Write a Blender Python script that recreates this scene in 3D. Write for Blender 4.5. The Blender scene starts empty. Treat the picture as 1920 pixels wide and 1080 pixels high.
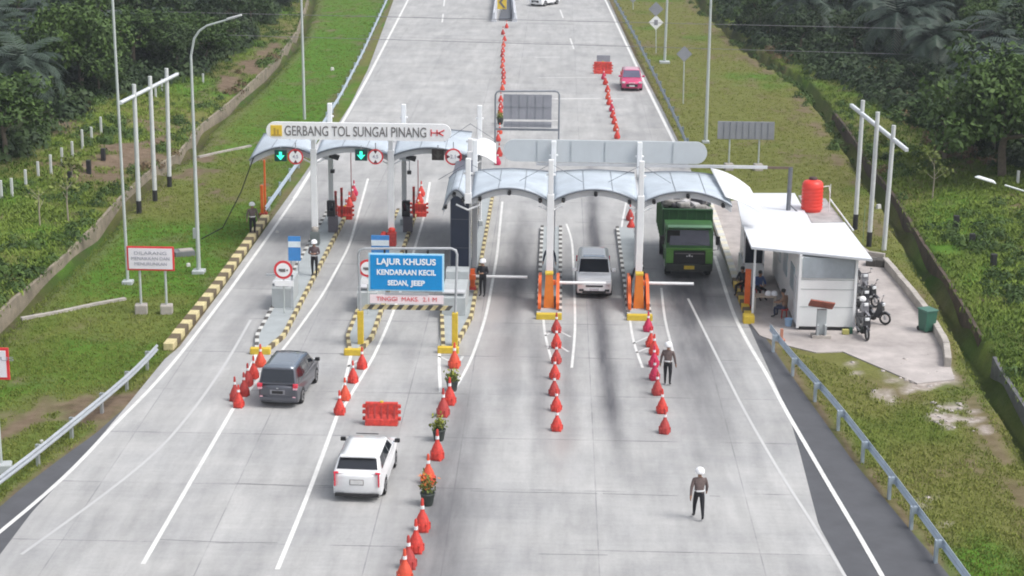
import bpy, bmesh, math, random
import numpy as np
from mathutils import Vector, Matrix, noise as mnoise
random.seed(7)
rng = np.random.default_rng(11)
R = math.radians
scene = bpy.context.scene
C = scene.collection

# ------------------------------------------------------------------ camera
F_PX, CX, CY = 3400.0, 960.0, 540.0
CAM_H = 22.5
TILT, YAW, ROLL = math.atan(920 / F_PX), 0.0242, R(0.6)
cam_pos = Vector((0, 0, CAM_H))
_h = Vector((-math.sin(YAW), math.cos(YAW), 0))
_d = (_h * math.cos(TILT) + Vector((0, 0, -math.sin(TILT)))).normalized()
_r0 = Vector((math.cos(YAW), math.sin(YAW), 0))
_u0 = _r0.cross(_d)
_r = _r0 * math.cos(ROLL) + _u0 * math.sin(ROLL)
_u = -_r0 * math.sin(ROLL) + _u0 * math.cos(ROLL)
cam = bpy.data.cameras.new('camera'); cam_o = bpy.data.objects.new('camera', cam); C.objects.link(cam_o)
cam.sensor_width = 36; cam.lens = F_PX / 1920 * 36
cam.clip_start = 0.5; cam.clip_end = 4000
M_ = Matrix((( _r.x, _u.x, -_d.x, 0), (_r.y, _u.y, -_d.y, 0), (_r.z, _u.z, -_d.z, CAM_H), (0, 0, 0, 1)))
cam_o.matrix_world = M_
scene.camera = cam_o

# ------------------------------------------------------------------ world, sun, exposure
SUN_EL, SUN_AZ = R(56), R(112)      # azimuth clockwise from +Y: light from the right and a little behind
w = bpy.data.worlds.new("World"); scene.world = w; w.use_nodes = True
nt = w.node_tree; nt.nodes.clear()
sky = nt.nodes.new('ShaderNodeTexSky'); sky.sky_type = 'NISHITA'; sky.sun_disc = False
sky.sun_elevation = SUN_EL; sky.sun_rotation = SUN_AZ
sky.air_density = 1.0; sky.dust_density = 4.0; sky.ozone_density = 1.0
hs = nt.nodes.new('ShaderNodeHueSaturation'); hs.inputs['Saturation'].default_value = 0.35
bg = nt.nodes.new('ShaderNodeBackground'); bg.inputs['Strength'].default_value = 0.135
wo = nt.nodes.new('ShaderNodeOutputWorld')
nt.links.new(sky.outputs[0], hs.inputs['Color']); nt.links.new(hs.outputs[0], bg.inputs[0]); nt.links.new(bg.outputs[0], wo.inputs[0])
sun = bpy.data.lights.new('sun', 'SUN'); sun.energy = 1.0; sun.angle = R(20); sun.color = (1, .97, .93)
so = bpy.data.objects.new('sun', sun); C.objects.link(so)
sdir = Vector((math.sin(SUN_AZ) * math.cos(SUN_EL), math.cos(SUN_AZ) * math.cos(SUN_EL), math.sin(SUN_EL)))
so.rotation_euler = (-sdir).to_track_quat('-Z', 'Y').to_euler(); so.location = (0, 0, 60)
scene.view_settings.view_transform = 'Standard'; scene.view_settings.look = 'None'
scene.view_settings.gamma = 1; scene.view_settings.exposure = 0.72
scene.cycles.max_bounces = 6; scene.cycles.diffuse_bounces = 3; scene.cycles.transparent_max_bounces = 8
scene.cycles.use_denoising = True; scene.cycles.filter_width = 1.9; scene.cycles.volume_bounces = 0

# ------------------------------------------------------------------ pixels of the photograph -> places
def ray(px, py):
    return (_d * F_PX + _r * (px - CX) - _u * (py - CY)).normalized()
def gr(px, py, z=0.0):
    v = ray(px, py); t = (z - CAM_H) / v.z
    return cam_pos + v * t
def atY(px, py, Y):
    v = ray(px, py); return cam_pos + v * (Y / v.y)
def g2(px, py, z=0.0):
    p = gr(px, py, z); return (p.x, p.y)

# ------------------------------------------------------------------ value noise
def _hash(ix, iy, seed):
    n = (ix * 374761393 + iy * 668265263 + seed * 982451653) & 0xffffffff
    n = ((n ^ (n >> 13)) * 1274126177) & 0xffffffff
    return ((n ^ (n >> 16)) & 0xffff) / 65535.0
def vnoise(x, y, seed=0):
    x = np.asarray(x, float); y = np.asarray(y, float)
    ix = np.floor(x).astype(np.int64); iy = np.floor(y).astype(np.int64)
    fx = x - ix; fy = y - iy; fx = fx * fx * (3 - 2 * fx); fy = fy * fy * (3 - 2 * fy)
    a = _hash(ix, iy, seed); b = _hash(ix + 1, iy, seed); c = _hash(ix, iy + 1, seed); d = _hash(ix + 1, iy + 1, seed)
    return (a * (1 - fx) + b * fx) * (1 - fy) + (c * (1 - fx) + d * fx) * fy
def fbm(x, y, seed=0, octaves=4):
    s = 0; a = .5; t = 0
    for k in range(octaves):
        s = s + a * vnoise(np.asarray(x) * 2 ** k, np.asarray(y) * 2 ** k, seed + k * 17); t += a; a *= .5
    return s / t

# ------------------------------------------------------------------ materials
MATS = {}
def mat(name, col, rough=.7, metal=0.0, var=.12, scale=3.0, bump=0.0, coat=0.0, emit=None, spec=.5, var2=None, attr=None, alpha=None, trans=None):
    if name in MATS: return MATS[name]
    m = bpy.data.materials.new(name); m.use_nodes = True; t = m.node_tree; N = t.nodes; L = t.links
    b = N['Principled BSDF']
    b.inputs['Roughness'].default_value = rough; b.inputs['Metallic'].default_value = metal
    b.inputs['Coat Weight'].default_value = coat; b.inputs['Specular IOR Level'].default_value = spec
    if trans: b.inputs['Transmission Weight'].default_value = trans
    tc = N.new('ShaderNodeTexCoord'); nz = N.new('ShaderNodeTexNoise'); nz.inputs['Scale'].default_value = scale
    nz.inputs['Detail'].default_value = 6; nz.inputs['Roughness'].default_value = .65
    L.new(tc.outputs['Object'], nz.inputs['Vector'])
    rp = N.new('ShaderNodeValToRGB'); e = rp.color_ramp.elements
    e[0].position = .3; e[1].position = .72
    c = Vector(col[:3])
    lo = [max(0, x * (1 - var)) for x in c]; hi = [min(1, x * (1 + var)) for x in c]
    if var2: lo = var2
    e[0].color = (*lo, 1); e[1].color = (*hi, 1)
    L.new(nz.outputs[0], rp.inputs[0])
    out = rp.outputs[0]
    if attr:
        at = N.new('ShaderNodeAttribute'); at.attribute_name = attr[0]
        mx = N.new('ShaderNodeMix'); mx.data_type = 'RGBA'
        L.new(at.outputs['Fac'], mx.inputs[0]); L.new(out, mx.inputs[6]); mx.inputs[7].default_value = (*attr[1], 1)
        out = mx.outputs[2]
    L.new(out, b.inputs['Base Color'])
    if bump:
        bp = N.new('ShaderNodeBump'); bp.inputs['Strength'].default_value = bump; bp.inputs['Distance'].default_value = .02
        n2 = N.new('ShaderNodeTexNoise'); n2.inputs['Scale'].default_value = scale * 6; n2.inputs['Detail'].default_value = 4
        L.new(tc.outputs['Object'], n2.inputs['Vector']); L.new(n2.outputs[0], bp.inputs['Height']); L.new(bp.outputs[0], b.inputs['Normal'])
    if emit:
        b.inputs['Emission Color'].default_value = (*col, 1); b.inputs['Emission Strength'].default_value = emit
    MATS[name] = m; return m

white_paint = mat('white_paint', (.78, .79, .80), .5, var=.05)
white_fab = mat('white_membrane', (.84, .85, .86), .6, var=.03, scale=1)
road_paint = mat('road_paint', (.74, .74, .72), .7, var=.16, scale=2, attr=('worn', (.43, .435, .44)))
steel = mat('galvanised_steel', (.50, .53, .56), .42, .55, var=.12, scale=2)
rail_steel = mat('rail_steel', (.46, .54, .62), .45, .4, var=.12, scale=1.5)
pole_mat = mat('pole_grey', (.50, .54, .53), .5, .2, var=.08, scale=1)
pale_pole = mat('concrete_pole', (.56, .58, .58), .75, var=.10, scale=2)
black_band = mat('black_band', (.02, .02, .022), .6)
black = mat('black_plastic', (.018, .018, .02), .5)
rubber = mat('tyre_rubber', (.02, .02, .02), .85)
rim_m = mat('alloy', (.5, .5, .52), .35, .7)
glass = mat('dark_glass', (.012, .015, .022), .06, var=.02, spec=.8)
glass_truck = mat('truck_glass', (.10, .10, .14), .15, var=.1)
red_plastic = mat('red_plastic', (.56, .045, .032), .55, var=.4, scale=6)
orange_red = mat('orange_red_plastic', (.62, .075, .035), .5, var=.2, scale=6)
dark_red = mat('faded_red_plastic', (.40, .045, .04), .6, var=.3, scale=6)
crimson = mat('crimson_plastic', (.50, .02, .075), .5, var=.15, scale=6)
orange = mat('orange_paint', (.75, .14, .03), .5, var=.15, scale=4)
orange_flat = mat('orange_sheet', (.70, .20, .025), .55, var=.1, scale=4)
yellow = mat('yellow_paint', (.60, .43, .04), .55, var=.14, scale=5)
kerb_yellow = mat('kerb_yellow', (.58, .50, .27), .7, var=.2, scale=5)
kerb_pale = mat('kerb_pale', (.64, .60, .48), .75, var=.15, scale=5)
kerb_brown = mat('kerb_brown', (.13, .10, .06), .8, var=.2, scale=5)
kerb_black = mat('kerb_black', (.09, .085, .08), .75, var=.3, scale=5)
kerb_white = mat('kerb_white', (.55, .55, .53), .7, var=.12, scale=5)
island_con = mat('island_concrete', (.34, .37, .38), .85, var=.12, scale=1.5)
block_con = mat('block_concrete', (.42, .45, .46), .85, var=.1, scale=2)
old_con = mat('old_concrete', (.38, .35, .32), .9, var=.28, scale=1.2, bump=.4)
canopy_m = mat('canopy_sheet', (.47, .53, .59), .5, var=.14, scale=.9, coat=.05)
canopy_rib = mat('canopy_rib', (.16, .18, .21), .5)
fascia_m = mat('fascia_grey', (.55, .56, .58), .5, var=.06)
navy = mat('navy_cladding', (.035, .048, .085), .4, var=.1, scale=1)
navy_glass = mat('booth_glass', (.012, .018, .03), .12)
sign_white = mat('sign_white', (.88, .88, .89), .45, var=.03)
sign_back = mat('sign_back', (.50, .53, .55), .5, var=.05, scale=1)
sign_back_grey = mat('sign_back_grey', (.30, .31, .35), .6, .2, var=.10, scale=1)
sign_blue = mat('sign_blue', (.0, .26, .62), .4, var=.04)
sign_red = mat('sign_red', (.66, .04, .05), .45, var=.06)
sign_yellow = mat('sign_yellow', (.78, .55, .06), .45, var=.06)
letter_dark = mat('letter_dark', (.16, .15, .15), .5)
letter_white = mat('letter_white', (.85, .88, .9), .45)
letter_grey = mat('letter_grey', (.33, .33, .40), .5)
green_box = mat('signal_housing', (.0, .05, .045), .4)
green_lit = mat('green_arrow_light', (.04, .85, .50), .4, emit=1.0, var=.01)
signal_off = mat('signal_off', (.03, .022, .02), .5)
soil = mat('bare_soil', (.15, .10, .07), .95, var=.35, scale=1.5, bump=.6)
stone = mat('wall_stone', (.24, .205, .155), .9, var=.4, scale=1.0, bump=.6)
ditch_dark = mat('ditch_mud', (.055, .045, .035), .95, var=.4, scale=1.2)
rubble_m = mat('rubble', (.40, .36, .34), .9, var=.35, scale=2.2, bump=.6)
bark = mat('bark', (.16, .13, .10), .9, var=.3, scale=4, bump=.5)
pale_bark = mat('pale_bark', (.34, .30, .23), .9, var=.2, scale=4)
roof_white = mat('roof_sheet', (.70, .72, .76), .45, var=.04, scale=.8)
wall_white = mat('container_white', (.78, .80, .80), .5, var=.05, scale=.8)
roof_con = mat('roof_concrete', (.36, .34, .34), .9, var=.35, scale=1.5)
band_glass = mat('frosted_band', (.36, .40, .44), .3, var=.25, scale=.7)
tank_red = mat('tank_red', (.74, .05, .035), .4, var=.06)
rust = mat('rust_red', (.30, .09, .06), .75, var=.35, scale=5)
bin_green = mat('bin_green', (.04, .13, .09), .5)
bucket_blue = mat('bucket_blue', (.35, .52, .72), .5)
pot_m = mat('pot_black', (.04, .05, .045), .6)
petal = mat('orange_petals', (.62, .17, .03), .7)
plant_yel = mat('yellow_green_leaves', (.28, .30, .04), .7, var=.4, scale=6)
skin_m = mat('skin', (.30, .17, .11), .6)
shirt_m = mat('police_shirt', (.135, .10, .095), .85, var=.2, scale=9)
trouser_m = mat('black_trousers', (.014, .014, .018), .8)
helmet_m = mat('helmet_white', (.84, .84, .86), .3, var=.02)
blue_cloth = mat('blue_cloth', (.05, .09, .22), .8)
brown_cloth = mat('brown_cloth', (.25, .15, .10), .8)
hair_m = mat('black_hair', (.012, .011, .01), .6)

# ------------------------------------------------------------------ mesh builder
class MB:
    def __init__(s): s.v = []; s.f = []; s.m = []; s.sm = []; s.mats = []
    def mi(s, m):
        if m not in s.mats: s.mats.append(m)
        return s.mats.index(m)
    def add(s, vs, fs, m, smooth=False, X=None):
        b = len(s.v); k = s.mi(m)
        for p in vs:
            p = Vector(p)
            if X is not None: p = X @ p
            s.v.append(tuple(p))
        for f in fs: s.f.append([i + b for i in f]); s.m.append(k); s.sm.append(smooth)
        return s
    def box(s, c, d, m, rot=None, X=None, taper=1.0):
        x, y, z = d[0] / 2, d[1] / 2, d[2] / 2
        vs = [Vector((sx * x * (taper if sz > 0 else 1), sy * y * (taper if sz > 0 else 1), sz * z)) for sz in (-1, 1) for sy in (-1, 1) for sx in (-1, 1)]
        if rot is not None:
            q = Matrix.Rotation(rot, 3, 'Z') if not isinstance(rot, Matrix) else rot
            vs = [q @ v for v in vs]
        vs = [v + Vector(c) for v in vs]
        return s.add(vs, [(0, 2, 3, 1), (4, 5, 7, 6), (0, 1, 5, 4), (2, 6, 7, 3), (0, 4, 6, 2), (1, 3, 7, 5)], m, X=X)
    def tube(s, p0, p1, r0, m, r1=None, n=10, X=None, caps=True, smooth=True):
        p0, p1 = Vector(p0), Vector(p1); r1 = r0 if r1 is None else r1
        a = (p1 - p0).normalized(); u = a.orthogonal().normalized(); w_ = a.cross(u)
        vs = []
        for p, r in ((p0, r0), (p1, r1)):
            for i in range(n):
                t = 2 * math.pi * i / n; vs.append(p + u * math.cos(t) * r + w_ * math.sin(t) * r)
        fs = [(i, (i + 1) % n, n + (i + 1) % n, n + i) for i in range(n)]
        s.add(vs, fs, m, smooth, X)
        if caps: s.add(vs, [tuple(range(n - 1, -1, -1)), tuple(range(n, 2 * n))], m, False, X)
        return s
    def path(s, pts, r, m, n=8, X=None):
        pts = [Vector(p) for p in pts]
        vs = []; N = len(pts)
        rs = r if isinstance(r, (list, tuple)) else [r] * N
        up = None
        for i, p in enumerate(pts):
            a = (pts[min(i + 1, N - 1)] - pts[max(i - 1, 0)]).normalized()
            if up is None: up = a.orthogonal().normalized()
            else: up = (up - a * up.dot(a)).normalized()
            w_ = a.cross(up)
            for k in range(n):
                t = 2 * math.pi * k / n; vs.append(p + (up * math.cos(t) + w_ * math.sin(t)) * rs[i])
        fs = [(i * n + k, i * n + (k + 1) % n, (i + 1) * n + (k + 1) % n, (i + 1) * n + k) for i in range(N - 1) for k in range(n)]
        s.add(vs, fs, m, True, X)
        return s.add(vs, [tuple(range(n - 1, -1, -1)), tuple(range((N - 1) * n, N * n))], m, False, X)
    def lathe(s, prof, m, n=16, X=None, sq=False, smooth=True):
        vs = []; K = len(prof)
        for r, z in prof:
            for i in range(n):
                t = 2 * math.pi * (i + .5) / n
                vs.append((r * math.cos(t), r * math.sin(t), z))
        fs = [(k * n + i, k * n + (i + 1) % n, (k + 1) * n + (i + 1) % n, (k + 1) * n + i) for k in range(K - 1) for i in range(n)]
        s.add(vs, fs, m, smooth, X)
        return s.add(vs, [tuple(range(n - 1, -1, -1)), tuple(range((K - 1) * n, K * n))], m, False, X)
    def prism(s, poly, h0, h1, m, axis='z', X=None, smooth=False):
        n = len(poly)
        def P(a, b, h): return {'z': (a, b, h), 'x': (h, a, b), 'y': (a, h, b)}[axis]
        vs = [P(a, b, h0) for a, b in poly] + [P(a, b, h1) for a, b in poly]
        fs = [tuple(range(n - 1, -1, -1)), tuple(range(n, 2 * n))]
        s.add(vs, fs, m, False, X)
        return s.add(vs, [(i, (i + 1) % n, n + (i + 1) % n, n + i) for i in range(n)], m, smooth, X)
    def build(s, name, parent=None, loc=None, bevel=0, seg=2, recalc=True):
        me = bpy.data.meshes.new(name); me.from_pydata(s.v, [], s.f)
        for m in s.mats: me.materials.append(m)
        me.polygons.foreach_set('material_index', s.m); me.polygons.foreach_set('use_smooth', s.sm)
        if recalc:
            bm = bmesh.new(); bm.from_mesh(me); bmesh.ops.recalc_face_normals(bm, faces=bm.faces); bm.to_mesh(me); bm.free()
        o = bpy.data.objects.new(name, me); C.objects.link(o)
        if parent is not None: o.parent = parent
        if loc is not None: o.location = loc
        if bevel:
            b = o.modifiers.new('bevel', 'BEVEL'); b.width = bevel; b.segments = seg; b.limit_method = 'ANGLE'; b.angle_limit = R(35)
        return o

def tag(o, label, cat, group=None):
    o['label'] = label; o['category'] = cat
    if group: o['group'] = group
    return o
def struct(o): o['kind'] = 'structure'; return o
def stuff(o, label, cat):
    o['kind'] = 'stuff'; o['label'] = label; o['category'] = cat; return o
def thing(name, label, cat, loc=(0, 0, 0), rz=0, group=None):
    o = bpy.data.objects.new(name, None); C.objects.link(o); o.location = loc; o.rotation_euler = (0, 0, rz)
    o.empty_display_size = .3
    return tag(o, label, cat, group)
KIDS = {}
def copy_tree(o, parent=None):
    c = o.copy(); C.objects.link(c)
    if parent is not None: c.parent = parent
    for ch in [x for x in bpy.data.objects if x.parent == o] if o.name not in KIDS else KIDS[o.name]:
        copy_tree(ch, c)
    return c
def freeze(o):
    "remember a prototype's children so that copying is quick"
    ch = [x for x in bpy.data.objects if x.parent == o]; KIDS[o.name] = ch
    for x in ch: freeze(x)
def text_mesh(s, size, m, name, parent, loc, rot=(R(90), 0, 0), depth=.01, bold=.0, width=None, spacing=1.0):
    cu = bpy.data.curves.new(name, 'FONT'); cu.body = s; cu.size = size; cu.align_x = 'CENTER'; cu.align_y = 'CENTER'
    cu.extrude = depth; cu.offset = bold; cu.space_character = spacing
    t = bpy.data.objects.new(name, cu); C.objects.link(t)
    dg = bpy.context.evaluated_depsgraph_get()
    me = bpy.data.meshes.new_from_object(t.evaluated_get(dg)); me.materials.clear(); me.materials.append(m)
    bpy.data.objects.remove(t); bpy.data.curves.remove(cu)
    xs = [v.co.x for v in me.vertices]
    if width:
        k = width / (max(xs) - min(xs))
        for v in me.vertices: v.co.x *= k
    o = bpy.data.objects.new(name, me); C.objects.link(o); o.parent = parent; o.location = loc; o.rotation_euler = rot
    return o
ORD = ['first', 'second', 'third', 'fourth', 'fifth', 'sixth', 'seventh', 'eighth', 'ninth', 'tenth', 'eleventh', 'twelfth', 'thirteenth', 'fourteenth', 'fifteenth', 'sixteenth', 'seventeenth', 'eighteenth', 'nineteenth', 'twentieth']
# ------------------------------------------------------------------ lay of the land
def curve_XY(px_pts, z=0):
    P = sorted([g2(*p, z) for p in px_pts], key=lambda q: q[1])
    ys = np.array([p[1] for p in P]); xs = np.array([p[0] for p in P])
    def f(Y):
        Y = np.asarray(Y, float); r = np.interp(Y, ys, xs)
        hi = (xs[-1] - xs[-2]) / (ys[-1] - ys[-2]); lo = (xs[1] - xs[0]) / (ys[1] - ys[0])
        r = np.where(Y > ys[-1], xs[-1] + (Y - ys[-1]) * hi, r)
        return np.where(Y < ys[0], xs[0] + (Y - ys[0]) * lo, r)
    return f
conL = curve_XY([(-120, 1180), (0, 1040), (60, 960), (145, 870), (230, 770), (310, 672), (335, 652), (415, 545), (505, 418), (568, 330), (622, 250), (655, 200), (690, 130), (738, 0), (757, -60)])
conR = curve_XY([(1640, 1180), (1590, 1085), (1535, 985), (1500, 850), (1480, 780), (1440, 690), (1415, 635), (1395, 590), (1345, 450), (1320, 390), (1300, 330), (1283, 288), (1240, 200), (1190, 105), (1142, 0), (1118, -60)])
aspL = curve_XY([(-150, 1060), (0, 950), (40, 915), (110, 862), (180, 812), (250, 750), (300, 697), (335, 655), (505, 418), (738, 0)])
aspR = curve_XY([(1860, 1180), (1785, 1085), (1700, 985), (1600, 865), (1506, 735), (1444, 645), (1412, 600), (1345, 450), (1142, 0)])
ditL = curve_XY([(-160, 800), (0, 625), (70, 560), (150, 490), (215, 420), (260, 370), (310, 322), (360, 292), (400, 240), (470, 180), (540, 110), (575, 60), (592, 0), (600, -60)])
ditR = curve_XY([(2050, 1080), (1925, 850), (1850, 730), (1800, 640), (1755, 555), (1700, 465), (1655, 385), (1610, 320), (1560, 240), (1500, 160), (1400, 95), (1310, 10), (1285, -60)])
def sstep(a, b, x):
    t = np.clip((x - a) / (b - a), 0, 1); return t * t * (3 - 2 * t)
def terrain_z(X, Y):
    X = np.asarray(X, float); Y = np.asarray(Y, float)
    dl = ditL(Y) - X; dr = X - ditR(Y)
    z = np.full(np.broadcast(X, Y).shape, -.05)
    inner = (dl < 0) & (dr < 0)
    base = -.05 - .10 * fbm(X * .25, Y * .25, 3) * sstep(.3, 2.5, np.minimum(aspL(Y) - X, 99) * (X < 0) + (X - aspR(Y)) * (X > 0))
    base = base * (1 - .85 * np.exp(-(((X - 12) / 6.5) ** 4 + ((Y - 78) / 14) ** 4)))
    z = np.where(inner, base, z)
    # ditches
    for d, dep in ((dl, .75), (dr, .95)):
        dd = np.clip(d, -5, 400)
        prof = np.where(d < -.15, 0, 0) - dep * sstep(-.15, .05, d) * (1 - sstep(.75, 1.0, d))
        rise = sstep(.8, 1.1, d) * .15 + np.clip(d - 1, 0, 90) * .045 + sstep(1, 9, d) * .5 * fbm(X * .12, Y * .12, 9) + sstep(1, 5, d) * .5 * (fbm(X * .5, Y * .5, 21) - .3)
        z = np.where(d > -.16, -.05 + prof + rise, z)
    return z
def tg(px, py, dz=0.0):
    "the point of the terrain seen at a pixel"
    z = 0.0
    for _ in range(25):
        p = gr(px, py, z + dz); zn = float(terrain_z(p.x, p.y)); z = z + (zn - z) * .6
    p = gr(px, py, z); p.z = float(terrain_z(p.x, p.y)); return p

def grid_mesh(name, xs, ys, zf, m, attrs=(), smooth=True, Xf=None):
    nx, ny = len(xs), len(ys)
    if Xf is None: XX, YY = np.meshgrid(xs, ys)
    else: XX, YY = Xf
    ZZ = zf(XX, YY)
    co = np.stack([XX, YY, ZZ], -1).reshape(-1, 3)
    i = np.arange(nx * ny).reshape(ny, nx)
    q = np.stack([i[:-1, :-1], i[:-1, 1:], i[1:, 1:], i[1:, :-1]], -1).reshape(-1, 4)
    return np_mesh(name, co, q, m, attrs=[(n, f(XX, YY).reshape(-1)) for n, f in attrs], smooth=smooth)
def np_mesh(name, co, q, m, attrs=(), smooth=False, face_mats=None, parent=None):
    me = bpy.data.meshes.new(name); k = q.shape[1]
    me.vertices.add(len(co)); me.vertices.foreach_set('co', co.astype(np.float32).ravel())
    me.loops.add(q.size); me.loops.foreach_set('vertex_index', q.astype(np.int32).ravel())
    me.polygons.add(len(q)); me.polygons.foreach_set('loop_start', np.arange(0, q.size, k, dtype=np.int32))
    me.update(calc_edges=True)
    if smooth: me.polygons.foreach_set('use_smooth', np.ones(len(q), bool))
    for mm in (m if isinstance(m, (list, tuple)) else [m]): me.materials.append(mm)
    if face_mats is not None: me.polygons.foreach_set('material_index', face_mats.astype(np.int32))
    for n, a in attrs:
        at = me.attributes.new(n, 'FLOAT', 'POINT'); at.data.foreach_set('value', np.asarray(a, np.float32))
    me.update(); me.validate()
    o = bpy.data.objects.new(name, me); C.objects.link(o)
    if parent is not None: o.parent = parent
    return o

# grass ground material driven by where soil, weeds and dry patches lie
def ground_material():
    m = bpy.data.materials.new('grass_ground'); m.use_nodes = True; N = m.node_tree.nodes; L = m.node_tree.links
    b = N['Principled BSDF']; b.inputs['Roughness'].default_value = .95; b.inputs['Specular IOR Level'].default_value = .15
    tc = N.new('ShaderNodeTexCoord')
    def nz(sc, det=6, ro=.65):
        n = N.new('ShaderNodeTexNoise'); n.inputs['Scale'].default_value = sc; n.inputs['Detail'].default_value = det; n.inputs['Roughness'].default_value = ro
        L.new(tc.outputs['Object'], n.inputs['Vector']); return n.outputs[0]
    def ramp(src, p0, c0, p1, c1):
        r = N.new('ShaderNodeValToRGB'); e = r.color_ramp.elements; e[0].position = p0; e[0].color = (*c0, 1); e[1].position = p1; e[1].color = (*c1, 1)
        L.new(src, r.inputs[0]); return r.outputs[0]
    def mix(f, a, c):
        x = N.new('ShaderNodeMix'); x.data_type = 'RGBA'; L.new(f, x.inputs[0])
        for s_, k in ((a, 6), (c, 7)):
            if isinstance(s_, tuple): x.inputs[k].default_value = (*s_, 1)
            else: L.new(s_, x.inputs[k])
        return x.outputs[2]
    def attr(n):
        a = N.new('ShaderNodeAttribute'); a.attribute_name = n; return a.outputs['Fac']
    g = ramp(nz(.7), .32, (.075, .115, .016), .70, (.135, .175, .032))
    dry = ramp(nz(1.2), .3, (.125, .120, .035), .75, (.195, .195, .065))
    lush = ramp(nz(1.0), .3, (.060, .150, .014), .75, (.105, .215, .024))
    f1 = mix(attr('lush'), g, lush)
    f2 = mix(attr('dry'), f1, dry)
    fine = ramp(nz(9, 8, .75), .36, (.72, .72, .72), .66, (1.18, 1.18, 1.18))
    mu = N.new('ShaderNodeMix'); mu.data_type = 'RGBA'; mu.blend_type = 'MULTIPLY'; mu.inputs[0].default_value = 1; L.new(f2, mu.inputs[6]); L.new(fine, mu.inputs[7])
    so_ = ramp(nz(1.5), .3, (.10, .070, .045), .75, (.22, .165, .12))
    f3 = mix(attr('soil'), mu.outputs[2], so_)
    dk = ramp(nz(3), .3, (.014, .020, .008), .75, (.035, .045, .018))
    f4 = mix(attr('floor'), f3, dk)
    rb = ramp(nz(3.2), .38, (.26, .22, .19), .72, (.52, .47, .44))
    f5 = mix(attr('rubble'), f4, rb)
    L.new(f5, b.inputs['Base Color'])
    bp = N.new('ShaderNodeBump'); bp.inputs['Strength'].default_value = .5; bp.inputs['Distance'].default_value = .08
    L.new(nz(4, 8, .7), bp.inputs['Height']); L.new(bp.outputs[0], b.inputs['Normal'])
    return m
ground_m = ground_material()
def in_poly(X, Y, px):
    P = [g2(*p) for p in px]; c = np.zeros(np.shape(X), bool)
    for i in range(len(P)):
        (x0, y0), (x1, y1) = P[i], P[i - 1]
        if y0 == y1: continue
        hit = ((y0 > Y) != (y1 > Y)) & (X < (x1 - x0) * (Y - y0) / (y1 - y0) + x0)
        c ^= hit
    return c
# wooded ground beyond the fences
woodL = curve_XY([(-200, 420), (0, 335), (60, 300), (190, 215), (250, 190), (330, 165), (400, 150), (470, 80), (520, 40), (548, 0), (560, -60)])
woodR = curve_XY([(2100, 420), (1920, 345), (1840, 325), (1790, 285), (1700, 235), (1620, 185), (1500, 125), (1400, 72), (1335, 5), (1305, -60)])
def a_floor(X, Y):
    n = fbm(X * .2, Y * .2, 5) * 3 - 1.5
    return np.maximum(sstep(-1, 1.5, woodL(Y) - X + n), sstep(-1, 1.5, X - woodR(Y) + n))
def a_ditch(X, Y):
    dl = ditL(Y) - X; dr = X - ditR(Y)
    return np.maximum(((dl > -.1) & (dl < .95)) * 1., ((dr > -.1) & (dr < 1.1)) * 1.)
def blob(X, Y, px, r):
    cx, cy = g2(*px); return np.exp(-(((X - cx) / r[0]) ** 2 + ((Y - cy) / r[1]) ** 2))
def a_soil(X, Y):
    n = fbm(X * .8, Y * .5, 13)
    s = sstep(.56, .95, n + .5 * (blob(X, Y, (240, 300), (2.2, 9)) + blob(X, Y, (75, 250), (2.5, 14)) + blob(X, Y, (480, 120), (1.6, 20)) + .6 * blob(X, Y, (150, 770), (2.5, 4)) + .7 * blob(X, Y, (1800, 250), (2, 12)) + .6 * blob(X, Y, (400, 310), (3, 8))))
    dl = ditL(Y) - X; dr = X - ditR(Y)
    s = np.maximum(s, .8 * np.exp(-((dr + .9) / .6) ** 2) * sstep(.4, .6, n)); s = np.maximum(s, .5 * np.exp(-((dl + .5) / .4) ** 2))
    e = np.maximum(np.exp(-((X - aspR(Y) - .15) / .28) ** 2), np.exp(-((aspL(Y) - X - .1) / .22) ** 2))
    return np.clip(np.maximum(s, e * .9), 0, 1)
def a_dry(X, Y):
    n = fbm(X * .22, Y * .14, 31)
    inn = (X > aspR(Y)) & (X < ditR(Y)); inl = (X < aspL(Y)) & (X > ditL(Y))
    out = sstep(.40, .60, n + .16 * inn - .08 * inl)
    out = out * np.where(inl, .55, .85)
    far = sstep(100, 160, Y) * inl
    return np.clip(out * (1 - .75 * far), 0, 1)
def a_lush(X, Y):
    n = fbm(X * .15, Y * .1, 57)
    inl = (X < aspL(Y)) & (X > ditL(Y))
    return np.clip(sstep(.38, .66, n + .22 * inl * sstep(90, 150, Y) + .12 * inl), 0, 1)
YARD = [(1400, 560), (1405, 610), (1470, 640), (1520, 655), (1580, 672), (1640, 712), (1700, 735), (1800, 716), (1782, 672), (1730, 590), (1672, 500), (1640, 480), (1480, 380), (1375, 380)]
ROCKS = [(1640, 690), (1700, 735), (1800, 716), (1775, 670), (1700, 655)]
ROCKS_B = [(1710, 745), (1760, 800), (1850, 815), (1860, 790), (1790, 748)]
def a_rubble(X, Y):
    n = fbm(X * 1.3, Y * 1.3, 77)
    return np.clip(in_poly(X, Y, ROCKS) * sstep(.3, .5, n) + in_poly(X, Y, ROCKS_B) * sstep(.5, .62, n) + .8 * in_poly(X, Y, [(1580, 665), (1690, 750), (1690, 790), (1600, 700)]) * sstep(.45, .6, n) + .8*in_poly(X, Y, [(1690, 930), (1760, 1010), (1800, 990), (1740, 920)]) * sstep(.45, .6, n), 0, 1)
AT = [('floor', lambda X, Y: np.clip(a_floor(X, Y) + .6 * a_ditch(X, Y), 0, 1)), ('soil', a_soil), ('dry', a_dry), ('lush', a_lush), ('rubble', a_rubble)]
ys = np.concatenate([np.arange(42, 150, .45), np.arange(150, 330, 1.0)])
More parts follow.
